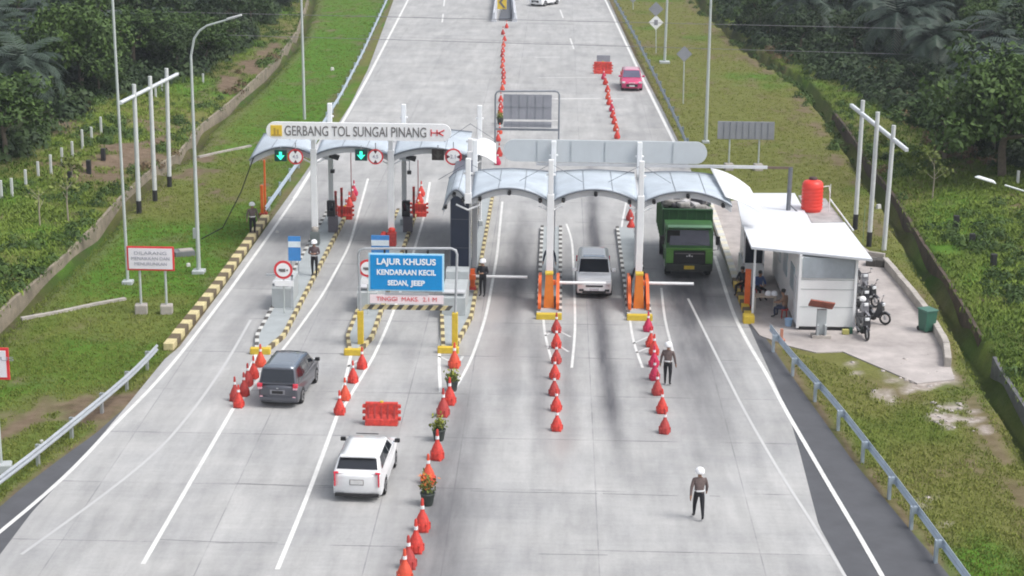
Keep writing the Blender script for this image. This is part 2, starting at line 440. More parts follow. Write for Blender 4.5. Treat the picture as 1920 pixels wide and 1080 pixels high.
g_l = grid_mesh('ground', np.arange(-75, 75, .42), ys, terrain_z, ground_m, AT)
struct(g_l)
# the far country to the horizon, one ring joined to the same sheet level
def far_z(X, Y): return np.where((np.abs(X) < 76) & (Y > 40) & (Y < 332), -6.0, 0) + 6.0 * sstep(60, 200, np.abs(X)) * 0 + np.where(np.abs(X) > 74, 3.2, -.15)
fx = np.concatenate([np.linspace(-3000, -120, 12), [-74.5, 74.5], np.linspace(120, 3000, 12)])
fy = np.concatenate([np.linspace(-400, 43, 6), [328.0], np.linspace(400, 3500, 14)])
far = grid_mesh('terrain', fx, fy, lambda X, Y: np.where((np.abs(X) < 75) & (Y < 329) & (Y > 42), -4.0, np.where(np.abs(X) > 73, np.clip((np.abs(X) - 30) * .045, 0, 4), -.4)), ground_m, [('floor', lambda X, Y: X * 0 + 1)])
struct(far)

# ------------------------------------------------------------------ road sheets
def strip_between(name, fL, fR, y0, y1, z, m, nx=2, dy=1.0, attrs=()):
    Y = np.arange(y0, y1 + .01, dy); t = np.linspace(0, 1, nx)
    YY = np.repeat(Y[:, None], nx, 1); XX = fL(Y)[:, None] * (1 - t) + fR(Y)[:, None] * t
    return grid_mesh(name, t, Y, lambda X, Y_: X * 0 + z, m, attrs, Xf=(XX, YY))
asphalt_m = mat('asphalt', (.085, .088, .098), .85, var=.16, scale=.8, bump=.3)
struct(strip_between('asphalt_shoulder', aspL, lambda Y: conL(Y) + .25, 30, 76, -.004, asphalt_m))
struct(strip_between('asphalt_shoulder', lambda Y: conR(Y) - .25, aspR, 30, 83, -.004, asphalt_m))

TJ = g2(400, 1018)[1]
def concrete_material():
    m = bpy.data.materials.new('road_concrete'); m.use_nodes = True; N = m.node_tree.nodes; L = m.node_tree.links
    b = N['Principled BSDF']; b.inputs['Roughness'].default_value = .8; b.inputs['Specular IOR Level'].default_value = .3
    tc = N.new('ShaderNodeTexCoord')
    def nz(sc, det=6, ro=.6, vec=None):
        n = N.new('ShaderNodeTexNoise'); n.inputs['Scale'].default_value = sc; n.inputs['Detail'].default_value = det; n.inputs['Roughness'].default_value = ro
        L.new(vec or tc.outputs['Object'], n.inputs['Vector']); return n.outputs[0]
    def math_(op, a, b_=None):
        n = N.new('ShaderNodeMath'); n.operation = op
        for i, v in enumerate((a, b_)):
            if v is None: continue
            if isinstance(v, (int, float)): n.inputs[i].default_value = v
            else: L.new(v, n.inputs[i])
        return n.outputs[0]
    mp = N.new('ShaderNodeMapping'); mp.inputs['Scale'].default_value = (1, .14, 1); L.new(tc.outputs['Object'], mp.inputs['Vector'])
    mp2 = N.new('ShaderNodeMapping'); mp2.inputs['Scale'].default_value = (.12, 1.6, 1); L.new(tc.outputs['Object'], mp2.inputs['Vector'])
    r1 = N.new('ShaderNodeValToRGB'); e = r1.color_ramp.elements
    e[0].position = .28; e[0].color = (.335, .338, .343, 1); e[1].position = .74; e[1].color = (.462, .460, .452, 1); L.new(nz(.35, 8, .62), r1.inputs[0])
    # streaks along the lanes and broom texture across
    st = N.new('ShaderNodeMapRange'); st.inputs[1].default_value = .3; st.inputs[2].default_value = .75; st.inputs[3].default_value = .80; st.inputs[4].default_value = 1.12
    L.new(nz(1.4, 6, .65, mp.outputs[0]), st.inputs[0])
    sx = N.new('ShaderNodeMapRange'); sx.inputs[1].default_value = .3; sx.inputs[2].default_value = .75; sx.inputs[3].default_value = .95; sx.inputs[4].default_value = 1.04
    L.new(nz(2.6, 5, .6, mp2.outputs[0]), sx.inputs[0])
    fi = N.new('ShaderNodeMapRange'); fi.inputs[1].default_value = .3; fi.inputs[2].default_value = .7; fi.inputs[3].default_value = .93; fi.inputs[4].default_value = 1.06
    L.new(nz(7, 6, .8), fi.inputs[0])
    sep = N.new('ShaderNodeSeparateXYZ'); L.new(tc.outputs['Object'], sep.inputs[0])
    # slab to slab tone
    iy = math_('FLOOR', math_('DIVIDE', math_('SUBTRACT', sep.outputs[1], TJ), 5.0)); ix = math_('FLOOR', math_('DIVIDE', math_('SUBTRACT', sep.outputs[0], 1.5), 4.6))
    cb = N.new('ShaderNodeCombineXYZ'); L.new(ix, cb.inputs[0]); L.new(iy, cb.inputs[1])
    wn = N.new('ShaderNodeTexWhiteNoise'); L.new(cb.outputs[0], wn.inputs['Vector'])
    sl = N.new('ShaderNodeMapRange'); sl.inputs[3].default_value = .955; sl.inputs[4].default_value = 1.035; L.new(wn.outputs['Value'], sl.inputs[0])
    # transverse joints, broken up
    fr = math_('FRACT', math_('DIVIDE', math_('SUBTRACT', sep.outputs[1], TJ), 5.0))
    d1 = math_('MINIMUM', fr, math_('SUBTRACT', 1.0, fr))
    jl = math_('LESS_THAN', d1, .0065)
    br = N.new('ShaderNodeMapRange'); br.inputs[1].default_value = .42; br.inputs[2].default_value = .6; L.new(nz(.45, 4, .6), br.inputs[0])
    j1 = math_('MULTIPLY', jl, br.outputs[0])
    jj = j1
    for xj in (-15.2, -10.6, -5.6, -3.25, 1.5, 6.5):
        d = math_('ABSOLUTE', math_('SUBTRACT', sep.outputs[0], xj)); q = math_('MULTIPLY', math_('LESS_THAN', d, .022), .65)
        jj = math_('MAXIMUM', jj, math_('MULTIPLY', q, math_('ADD', math_('MULTIPLY', br.outputs[0], .6), .25)))
    att = N.new('ShaderNodeAttribute'); att.attribute_name = 'stain_shade'
    at2 = N.new('ShaderNodeAttribute'); at2.attribute_name = 'reddish'
    def mixc(f, a, col, bt='MIX'):
        x = N.new('ShaderNodeMix'); x.data_type = 'RGBA'; x.blend_type = bt; L.new(f, x.inputs[0]); L.new(a, x.inputs[6]); x.inputs[7].default_value = (*col, 1); return x.outputs[2]
    k = math_('MULTIPLY', math_('MULTIPLY', math_('MULTIPLY', st.outputs[0], fi.outputs[0]), sl.outputs[0]), sx.outputs[0])
    v = N.new('ShaderNodeVectorMath'); v.operation = 'SCALE'; L.new(r1.outputs[0], v.inputs[0]); L.new(k, v.inputs['Scale'])
    c1 = mixc(at2.outputs['Fac'], v.outputs[0], (.34, .30, .29))
    sn = N.new('ShaderNodeMapRange'); sn.inputs[1].default_value = .3; sn.inputs[2].default_value = .7; sn.inputs[3].default_value = .62; sn.inputs[4].default_value = 1.15
    L.new(nz(1.1, 6, .65, mp.outputs[0]), sn.inputs[0])
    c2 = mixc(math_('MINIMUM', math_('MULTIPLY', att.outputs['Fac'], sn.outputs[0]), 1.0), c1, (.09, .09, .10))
    c3 = mixc(math_('MULTIPLY', jj, .75), c2, (.10, .10, .11))
    L.new(c3, b.inputs['Base Color'])
    bp = N.new('ShaderNodeBump'); bp.inputs['Strength'].default_value = .25; bp.inputs['Distance'].default_value = .01
    L.new(nz(12, 4, .7), bp.inputs['Height']); L.new(bp.outputs[0], b.inputs['Normal'])
    return m
def seg_blob(X, Y, pts, wd, amt):
    "dirt and painted shade laid along a polyline of pixels, wd metres to each side"
    P = [g2(p[0], p[1]) for p in pts]; A = [p[2] if len(p) > 2 else 1 for p in pts]
    out = np.zeros(np.shape(X))
    for i in range(len(P) - 1):
        (x0, y0), (x1, y1) = P[i], P[i + 1]
        L2 = (x1 - x0) ** 2 + (y1 - y0) ** 2
        t = np.clip(((X - x0) * (x1 - x0) + (Y - y0) * (y1 - y0)) / L2, 0, 1)
        d = np.hypot(X - x0 - t * (x1 - x0), Y - y0 - t * (y1 - y0))
        out = np.maximum(out, np.exp(-(d / wd) ** 2) * (A[i] * (1 - t) + A[i + 1] * t))
    return out * amt
def a_stain_shade(X, Y):
    n = .6 + .8 * fbm(X * 1.2, Y * .16, 91)
    s = np.zeros(np.shape(X))
    L_ = [([(985, 395, .3), (975, 470, 1), (962, 560, .7), (955, 640, .6), (948, 760, .2), (945, 860, 0)], .5, .9),
          ([(1108, 300, .4), (1110, 400, .8), (1120, 560, .9), (1135, 680, 1), (1145, 760, .9), (1165, 860, .2), (1175, 960, 0)], .38, 1.05),
          ([(1290, 500, .8), (1290, 560, 1), (1300, 660, .8), (1320, 800, .4), (1340, 900, 0)], 1.25, 1.0),  # truck lane dirt, painted darker to take in the shade there
          ([(1270, 520, 1), (1282, 600, .8), (1290, 700, 0)], .25, .5),
          ([(1320, 520, 1), (1345, 640, .6), (1370, 740, 0)], .3, .45),
          ([(1000, 600, .6), (1010, 700, .9), (1015, 800, .5), (1020, 880, .0)], .34, .7),
          ([(1062, 620, .6), (1066, 720, .8), (1070, 820, .3), (1070, 870, 0)], .28, .8),
          ([(1204, 640, .5), (1215, 720, .6), (1232, 820, .3), (1240, 870, 0)], .45, .65),
          ([(890, 690, 0), (862, 780, .8), (845, 880, 1), (830, 980, 1), (812, 1090, 1)], 1.0, .82),
          ([(800, 760, 0), (790, 860, .6), (770, 960, .5), (730, 1090, .5)], .6, .5),
          ([(700, 860, .4), (620, 900, .9), (560, 930, .3)], .9, .4),  # the SUV's shadow on its left, painted as a dark patch
          ([(640, 540, .4), (660, 480, .6), (700, 400, .6), (730, 340, .2)], .5, .3),
          ([(440, 640, .3), (480, 560, .7), (540, 450, 1), (590, 380, .7), (640, 300, .1)], 1.0, .40),
          ([(380, 640, .2), (450, 560, .5), (520, 470, .6), (590, 380, .4)], .3, .35),
          ([(580, 660, .3), (640, 560, .7), (690, 450, .9), (740, 340, .2)], .9, .42),
          ([(740, 740, .1), (790, 600, .5), (820, 470, .8), (850, 360, .3)], .8, .28),
          ([(1210, 160, .1), (1225, 220, .7), (1240, 270, .5)], .4, .35),
          ([(1188, 180, .4), (1200, 230, .6), (1212, 290, .4)], .3, .35),
          ([(560, 340, .8), (600, 290, .8), (660, 190, .5), (735, 20, .4)], .45, .22),
          ([(1275, 320, .8), (1245, 240, .7), (1180, 100, .6), (1135, 0, .5)], .7, .25),
          ([(930, 250, .8), (940, 150, .6), (945, 50, .4)], .5, .3),
          ([(620, 700, .5), (600, 735, .5), (560, 765, .3)], .5, .35),
          ([(360, 1000, .3), (380, 910, .6), (440, 903, .6)], .3, .3)]
    for pts, wd, amt in L_: s = np.maximum(s, seg_blob(X, Y, pts, wd, amt))
    under = sstep(78, 82, Y) * (1 - sstep(86, 100, Y)) * sstep(-3.8, -3, X) * .22  # roof shade below the right canopy plus lane dirt, painted into the road
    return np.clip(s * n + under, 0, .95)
def a_red(X, Y):
    n = fbm(X * .6, Y * .3, 191)
    s = seg_blob(X, Y, [(940, 500, .8), (930, 600, 1), (925, 700, .4)], 1.1, .6) + seg_blob(X, Y, [(1060, 830, .8), (1050, 900, .3)], .4, .7) + seg_blob(X, Y, [(1040, 640, .6), (1042, 850, .6)], .5, .6)
    return np.clip(s * (n * 1.6), 0, 1)
con_m = concrete_material()
road = strip_between('road', conL, conR, 32, 420, .004, con_m, nx=150, dy=.6, attrs=[('stain_shade', a_stain_shade), ('reddish', a_red)])
struct(road)

# ------------------------------------------------------------------ painted lines
mark_id = [0]
def line(pts, wd, worn=0.0, z=.010, m=road_paint, name='road_marking', px=True):
    P = [Vector(g2(*p)) if px else Vector(p) for p in pts]
    # resample
    Q = []
    for a, b_ in zip(P, P[1:]):
        n = max(1, int((b_ - a).length / 1.2))
        Q += [a.lerp(b_, i / n) for i in range(n)]
    Q.append(P[-1]); Q = np.array([tuple(q) for q in Q])
    for _ in range(3):
        if len(Q) > 4: Q[1:-1] = (Q[:-2] + 2 * Q[1:-1] + Q[2:]) / 4
    T = np.gradient(Q, axis=0); T /= np.linalg.norm(T, axis=1)[:, None]; Nn = np.stack([-T[:, 1], T[:, 0]], 1)
    L_, R_ = Q + Nn * wd / 2, Q - Nn * wd / 2
    co = np.concatenate([np.c_[L_, np.full(len(Q), z)], np.c_[R_, np.full(len(Q), z)]]); n = len(Q)
    i = np.arange(n - 1); q = np.stack([i, i + n, i + n + 1, i + 1], 1)
    wv = np.clip(worn + .35 * (fbm(co[:, 0] * 1.3, co[:, 1] * .5, 5 + mark_id[0]) - .5), 0, 1); mark_id[0] += 1
    o = np_mesh(name, co, q, m, attrs=[('worn', wv)]); struct(o); return o
line([(1340, 480), (1375, 590), (1400, 640), (1440, 705), (1470, 765), (1520, 850), (1560, 920), (1600, 985), (1665, 1100)], .16, .2)
line([(1276, 290), (1262, 262), (1245, 228), (1200, 138), (1175, 85), (1135, 0), (1108, -60)], .22, .15)
line([(552, 372), (578, 330), (645, 225), (690, 145), (765, 0), (785, -60)], .22, .25)
line([(-40, 1030), (0, 997), (60, 950), (145, 873), (210, 800), (280, 733), (342, 660), (425, 552), (507, 438), (552, 372)], .16, .3)
line([(40, 1040), (200, 925), (300, 845), (370, 760), (425, 680), (470, 600)], .12, .88)
line([(1290, 560), (1340, 660), (1395, 770), (1470, 900), (1530, 990), (1590, 1090)], .11, .8)
line([(268, 1058), (345, 925), (438, 765)], .15, .22); line([(438, 765), (487, 648), (515, 590), (545, 540)], .13, .1); line([(440, 766), (500, 692), (532, 655), (563, 612), (604, 555), (655, 462), (690, 335)], .13, .25)
line([(520, 1068), (575, 935), (632, 780)], .15, .22); line([(632, 780), (653, 690), (663, 640), (680, 600)], .13, .1); line([(634, 780), (702, 668), (738, 585), (772, 485), (797, 400), (806, 342)], .13, .15)
line([(826, 735), (822, 660), (834, 592)], .13, .1); line([(845, 742), (882, 682), (912, 592), (932, 480), (942, 378)], .13, .3)
line([(1036, 682), (1019, 622), (1018, 520), (1032, 420)], .11, .35); line([(1072, 690), (1079, 620), (1077, 540), (1073, 450), (1062, 420)], .11, .3)
line([(1205, 690), (1186, 640), (1180, 590), (1167, 500), (1164, 430), (1176, 370)], .11, .35); line([(1262, 660), (1246, 600), (1240, 540)], .11, .55)
for a in ([(1022, 630), (1043, 618), (1070, 632)], [(1028, 655), (1043, 645), (1066, 660)], [(1186, 645), (1215, 632)], [(1192, 662), (1216, 652)], [(822, 668), (850, 680)], [(868, 668), (855, 690)], [(652, 688), (670, 676)], [(480, 700), (500, 692)]):
    line(a, .11, .65)
for a in ([(834, -5), (832, 12)], [(831, 26), (829, 42)], [(1050, 18), (1056, 34)], [(1069, 72), (1076, 92)]):
    line(a, .16, .4)
for a, b_ in (((968, 186), (1130, 184)), ((1040, 186), (1170, 185)), ((1003, 108), (1050, 107)), ((1010, 146), (1120, 145)), ((950, 226), (1050, 226))):
    line([a, b_], .18, .45)
crack_m = mat('joint_filler', (.17, .17, .18), .9, var=.3)
jt = ([(884, 921), (960, 923), (1040, 924), (1120, 926)], [(1130, 926), (1200, 928), (1270, 930)], [(1330, 930), (1350, 931)], [(1010, 1039), (1140, 1041)], [(300, 1012), (420, 1017), (520, 1018)], [(440, 906), (600, 914), (640, 915)],
      [(690, 30), (800, 34), (925, 41)], [(960, 43), (1050, 46), (1150, 49)], [(672, 67), (820, 72), (935, 76)], [(955, 77), (1080, 82), (1178, 86)])
for p in jt: line(p, .032 if p[0][1] > 100 else .12, 0, z=.0085, m=crack_m, name='road_joint')


# yard of the guard post
yard_m = mat('yard_concrete', (.40, .365, .35), .9, var=.32, scale=.5, bump=.3)
def flat_poly(name, px, z, m, h=.0):
    bm = bmesh.new(); vs = [bm.verts.new((*g2(*p), z)) for p in px]; f = bm.faces.new(vs)
    bmesh.ops.triangulate(bm, faces=[f]); me = bpy.data.meshes.new(name)
    bmesh.ops.recalc_face_normals(bm, faces=bm.faces)
    for f in bm.faces:
        if f.normal.z < 0: f.normal_flip()
    bm.to_mesh(me); bm.free(); bpy.data.meshes.remove(me); mb = MB(); mb.prism([g2(*p) for p in px], -.5, z, m); return mb.build(name)
struct(flat_poly('yard_pavement', [(1330, 380), (1352, 440), (1398, 560), (1402, 600), (1425, 630), (1480, 650), (1530, 662), (1580, 660), (1650, 690), (1720, 720), (1790, 712), (1775, 665), (1722, 580), (1665, 497), (1560, 420), (1480, 370)], .03, yard_m))
# ------------------------------------------------------------------ vegetation
def leaf_material(name, lo, hi, rough=.6):
    m = bpy.data.materials.new(name); m.use_nodes = True; N = m.node_tree.nodes; L = m.node_tree.links
    b = N['Principled BSDF']; b.inputs['Roughness'].default_value = rough; b.inputs['Specular IOR Level'].default_value = .25
    a = N.new('ShaderNodeAttribute'); a.attribute_name = 'tone'
    oi = N.new('ShaderNodeObjectInfo'); ad = N.new('ShaderNodeMath'); ad.operation = 'MULTIPLY_ADD'; L.new(oi.outputs['Random'], ad.inputs[0]); ad.inputs[1].default_value = .5; L.new(a.outputs['Fac'], ad.inputs[2])
    sb = N.new('ShaderNodeMath'); sb.operation = 'SUBTRACT'; L.new(ad.outputs[0], sb.inputs[0]); sb.inputs[1].default_value = .25
    r = N.new('ShaderNodeValToRGB'); e = r.color_ramp.elements; e[0].position = 0; e[0].color = (*lo, 1); e[1].position = 1; e[1].color = (*hi, 1)
    L.new(sb.outputs[0], r.inputs[0]); L.new(r.outputs[0], b.inputs['Base Color'])
    return m
lf_dark = leaf_material('dark_leaves', (.010, .024, .010), (.046, .078, .024))
lf_mid = leaf_material('green_leaves', (.018, .042, .011), (.072, .125, .026))
lf_light = leaf_material('light_leaves', (.075, .10, .025), (.20, .24, .06))
lf_palm = leaf_material('palm_fronds', (.012, .024, .018), (.052, .078, .056), .5)
lf_weed = leaf_material('weed_leaves', (.045, .09, .014), (.19, .26, .046), .9)
lf_grass = leaf_material('grass_blades', (.085, .15, .018), (.24, .25, .065), .9)

def quads_from(centers, sizes, nrm_bias=None, aspect=1.8, seed=0, tri=False):
    r = np.random.default_rng(seed); n = len(centers)
    a = r.normal(size=(n, 3)); 
    if nrm_bias is not None: a = a * .6 + nrm_bias
    a /= np.linalg.norm(a, axis=1)[:, None]
    t = r.normal(size=(n, 3)); t -= (t * a).sum(1)[:, None] * a; t /= np.linalg.norm(t, axis=1)[:, None]
    b_ = np.cross(a, t); s = sizes[:, None]
    c = centers
    co = np.stack([c - t * s * aspect * .5, c + b_ * s * .5, c + t * s * aspect * .5, c - b_ * s * .5], 1).reshape(-1, 3)
    q = np.arange(n * 4).reshape(n, 4)
    return co, q
def crown_mesh(name, m, seed, R_=(2.6, 2.6, 2.4), n_cl=34, per=46, leaf=.26, spread=.75):
    r = np.random.default_rng(seed)
    u = r.normal(size=(n_cl, 3)); u /= np.linalg.norm(u, axis=1)[:, None]; u[:, 2] = np.abs(u[:, 2]) * 1.1 - .35
    rad = r.uniform(.45, 1.0, n_cl)[:, None]
    lob = 1 + .28 * np.sin(3 * np.arctan2(u[:, 1], u[:, 0]) + seed)[:, None]
    cc = u * rad * np.array(R_) * lob
    cs = r.uniform(.55, 1.15, n_cl) * spread * min(R_) / 2.4
    ctr = []; tone = []; nb = []
    for i in range(n_cl):
        v = r.normal(size=(per, 3)); v /= np.linalg.norm(v, axis=1)[:, None]
        p = cc[i] + v * (r.uniform(.55, 1, per) ** .5)[:, None] * cs[i] * np.array([1, 1, .75])
        ctr.append(p); tone.append(np.clip(r.normal(.5, .16) + r.normal(0, .14, per), 0, 1)); nb.append(v * .7 + np.array([0, 0, .6]))
    ctr = np.concatenate(ctr); tone = np.concatenate(tone); nb = np.concatenate(nb)
    co, q = quads_from(ctr, r.uniform(.6, 1.3, len(ctr)) * leaf, nb, seed=seed)
    return mesh_only(name, co, q, m, np.repeat(tone, 4)), cc
def mesh_only(name, co, q, m, tone):
    o = np_mesh(name, co, q, m, attrs=[('tone', tone)]); me = o.data; bpy.data.objects.remove(o); return me
def trunk_mesh(name, h, r0, targets, m, seed=0):
    rd = random.Random(seed); mb = MB()
    top = Vector((rd.uniform(-.2, .2), rd.uniform(-.2, .2), h))
    mid = Vector((rd.uniform(-.15, .15), rd.uniform(-.15, .15), h * .5))
    mb.path([(0, 0, -.3), mid, top, top + Vector((0, 0, .8))], [r0, r0 * .8, r0 * .6, r0 * .25], m, 7)
    for t in targets:
        t = Vector(t) + Vector((0, 0, h + .6)); st = mid.lerp(top, rd.uniform(.4, 1))
        mb.path([st, st.lerp(t, .5) + Vector((0, 0, .15)), t], [r0 * .42, r0 * .28, r0 * .1], m, 5)
    o = mb.build(name); me = o.data; bpy.data.objects.remove(o); return me
def palm_mesh(name, m, seed, n_fr=26, Lf=4.2):
    r = random.Random(seed); co = []; q = []; tone = []
    for k in range(n_fr):
        az = k * 2.39996 + r.uniform(-.15, .15); el0 = R(82 - 78 * (k / n_fr) + r.uniform(-6, 6)); L_ = Lf * r.uniform(.82, 1.08)
        tn = r.uniform(.15, .95); d = Vector((math.cos(az), math.sin(az), 0)); p = Vector((0, 0, 0)); el = el0; N = 11
        side = Vector((-d.y, d.x, 0)); pts = []
        for i in range(N + 1):
            pts.append(p.copy()); dirv = d * math.cos(el) + Vector((0, 0, math.sin(el))); p = p + dirv * (L_ / N); el -= R(9 + 5 * (1 - abs(math.sin(el0))))
        for i in range(1, N):
            for f_ in (0, .5):
                a = pts[i].lerp(pts[i + 1], f_); ax = (pts[i + 1] - pts[i]).normalized(); upv = side.cross(ax)
                ll = .95 * math.sin(math.pi * min(1, (i + f_ + .8) / (N + 1))) ** .6 + .1
                for s_ in (-1, 1):
                    tip = a + (side * s_ * .85 + ax * .55).normalized() * ll + Vector((0, 0, -.22 * ll)) + upv * r.uniform(-.02, .12)
                    b0 = len(co); w_ = ax * .075
                    co += [a - w_, a + w_, tip + w_ * .4, tip - w_ * .4]; q.append((b0, b0 + 1, b0 + 2, b0 + 3)); tone += [min(1, max(0, tn + r.uniform(-.12, .12)))] * 4
        for i in range(N):
            b0 = len(co); w_ = side * .03
            co += [pts[i] - w_, pts[i] + w_, pts[i + 1] + w_, pts[i + 1] - w_]; q.append((b0, b0 + 1, b0 + 2, b0 + 3)); tone += [.9] * 4
    return mesh_only(name, np.array([tuple(c) for c in co]), np.array(q), m, np.array(tone))
crowns = []
for s_, (mm, Rr) in enumerate([(lf_dark, (2.9, 2.9, 2.7)), (lf_mid, (2.6, 2.6, 2.5)), (lf_dark, (2.3, 2.3, 3.0)), (lf_mid, (3.2, 3.2, 2.3)), (lf_light, (2.2, 2.2, 2.0))]):
    me, cc = crown_mesh('crown', mm, 100 + s_, Rr, n_cl=52, per=80, leaf=.17)
    crowns.append((me, trunk_mesh('trunk', 2.2, .17, cc[:7], bark, s_)))
me, cc = crown_mesh('crown', lf_mid, 207, (4.3, 4.3, 4.0), n_cl=120, per=95, leaf=.19, spread=.62)
crowns.append((me, trunk_mesh('trunk', 2.6, .26, cc[:9], bark, 9)))
palms = [palm_mesh('fronds', lf_palm, 5 + k, n_fr=30 - 3 * k, Lf=4.3 - .3 * k) for k in range(3)]
def stub_mesh(h):
    mb = MB(); mb.lathe([(.32, -.5), (.30, 0), (.36, h * .5), (.42, h * .9), (.3, h + .1), (.1, h + .3)], bark, 9); o = mb.build('trunk'); me = o.data; bpy.data.objects.remove(o); return me
palm_trunk = stub_mesh(2.4)
def put_tree(kind, p, s, label, group, rz=None, zoff=0):
    t = thing('oil_palm' if kind == 'palm' else 'leafy_tree', label, 'palm' if kind == 'palm' else 'tree', (p.x, p.y, p.z - .1), random.uniform(0, 6.28) if rz is None else rz, group)
    if kind == 'palm':
        f = bpy.data.objects.new('crown', random.choice(palms)); k = bpy.data.objects.new('trunk', palm_trunk); f.location = (0, 0, 2.5)
    else:
        me, tm = crowns[kind]; f = bpy.data.objects.new('crown', me); k = bpy.data.objects.new('trunk', tm); f.location = (0, 0, 3.0)
    for o in (f, k): C.objects.link(o); o.parent = t
    t.scale = (s * random.uniform(.92, 1.1), s * random.uniform(.92, 1.1), s * random.uniform(.9, 1.15)); return t
def Pt(x, y): return Vector((x, y, float(terrain_z(x, y))))
# woods: one by one on jittered spacing
placed = []
def try_place(x, y, dmin):
    for a, b_ in placed:
        if (a - x) ** 2 + (b_ - y) ** 2 < dmin * dmin: return False
    placed.append((x, y)); return True
tree_n = {}
def wood(side, n, ymin, ymax, width):
    f = woodL if side == 'left' else woodR; sg = -1 if side == 'left' else 1; c = 0; tries = 0
    while c < n and tries < 9000:
        tries += 1
        y = random.uniform(ymin, ymax); e = random.random() ** 1.15 * width + 1.2; x = float(f(y)) + sg * e
        # keep to what the picture can show
        v = Vector((x, y, 2)) - cam_pos; dp = v.dot(_d); sx = CX + F_PX * v.dot(_r) / dp
        if not (-260 < sx < 2180): continue
        if not try_place(x, y, 3.1 if e < 6 else 3.9): continue
        far_ = y > 135; pk = .1 if e < 6 else (.62 if far_ or side == 'right' else .45)
        if random.random() < pk: kind = 'palm'; s = random.uniform(.85, 1.2)
        else: kind = random.choice([0, 0, 1, 2, 3, 1]); s = random.uniform(.55, .95) if e < 6 else random.uniform(.85, 1.35)
        lab = {'palm': 'dark feathery oil palm in the plantation', 0: 'dark round crowned tree in the woods', 1: 'green bushy tree in the woods', 2: 'tall narrow dark tree in the woods', 3: 'broad green tree in the woods'}[kind]
        lab += ' beyond the %s grass verge' % side
        put_tree(kind, Pt(x, y), s, lab, ('oil palms ' if kind == 'palm' else 'trees ') + 'in the %s woods' % side); c += 1
wood('left', 150, 98, 285, 46); wood('right', 150, 90, 285, 52)
# trees that stand out
for px, py, kind, s, lab in [(150, 165, 5, 1.05, 'big bright green tree at the middle of the left woods'), (335, 120, 5, .8, 'pale flowering bushy tree behind the curved street lamp'), (1880, 330, 5, 1.15, 'large leafy tree at the right edge above the lamp head'),
                             (1770, 300, 3, 1.0, 'green tree left of the large leafy tree on the right'), (10, 300, 1, 1.1, 'green bush at the left edge behind the fence posts'), (440, 75, 0, 1.1, 'dark tree next to the drain wall at the top left'),
                             (1560, 70, 2, 1.1, 'upright dark green tree above the right drain ditch')]:
    p = tg(px, py); put_tree(kind, p, s, lab, None)
def sapling(px, py, h, lab, tip, n=26):
    p = tg(px, py); t = thing('young_tree', lab, 'tree', p, random.uniform(0, 6))
    mb = MB(); tops = []
    mb.path([(0, 0, -.1), (.06, 0, h * .5), (-.03, .05, h)], [.05, .04, .02], pale_bark, 6)
    for k in range(5):
        a = k * 1.3; z0 = h * random.uniform(.45, .9); q = Vector((math.cos(a) * h * .28, math.sin(a) * h * .28, z0 + h * .22)); mb.path([(0, 0, z0), q * .6 + Vector((0, 0, z0 * .4)), q], [.02, .015, .008], pale_bark, 5); tops.append(q)
    mb.build('trunk', t)
    r = np.random.default_rng(int(px)); c = np.concatenate([np.array(q) + r.normal(0, h * .10, (n, 3)) for q in tops + [Vector((0, 0, h))]])
    co, qd = quads_from(c, r.uniform(.08, .2, len(c)), None, seed=int(px)); np_mesh('crown', co, qd, lf_light, attrs=[('tone', np.repeat(r.uniform(.2, 1, len(c)), 4))], parent=t)
sapling(1748, 372, 2.4, 'young tree with a pale forked trunk on the right slope', 1)
sapling(128, 415, 2.2, 'thin pale young tree on the left slope below the black posts', 1, 14)
sapling(75, 425, 2.0, 'bare leaning pale sapling low on the left slope', 1, 6)
sapling(135, 350, 1.5, 'small dark stemmed sapling between fence and black posts', 1, 30)
sapling(1645, 300, 1.6, 'thin shrub just behind the three white poles on the right', 1, 24)

# tufts: one proto, many copies baked into one mesh
def tuft(nb, h, wd, seed, lean=.5, leafy=0):
    r = np.random.default_rng(seed); co = []; q = []; tn = []
    for k in range(nb):
        a = r.uniform(0, 6.28); b0 = r.uniform(-wd, wd, 2); L_ = h * r.uniform(.5, 1.1); ln = lean * r.uniform(.2, 1) * L_
        side = np.array([-math.sin(a), math.cos(a), 0]) * (h * .06 + .012 + leafy * r.uniform(.3, 1))
        p0 = np.array([b0[0], b0[1], -.03]); p1 = p0 + np.array([math.cos(a) * ln * .3, math.sin(a) * ln * .3, L_ * .6]); p2 = p0 + np.array([math.cos(a) * ln, math.sin(a) * ln, L_])
        i = len(co); co += [p0 - side * .5, p0 + side * .5, p1 + side, p1 - side]; q.append((i, i + 1, i + 2, i + 3))
        i = len(co); co += [p1 - side, p1 + side, p2 + side * .25, p2 - side * .25]; q.append((i, i + 1, i + 2, i + 3)); tn += [r.uniform(0, 1)] * 8
    return np.array(co), np.array(q), np.array(tn)
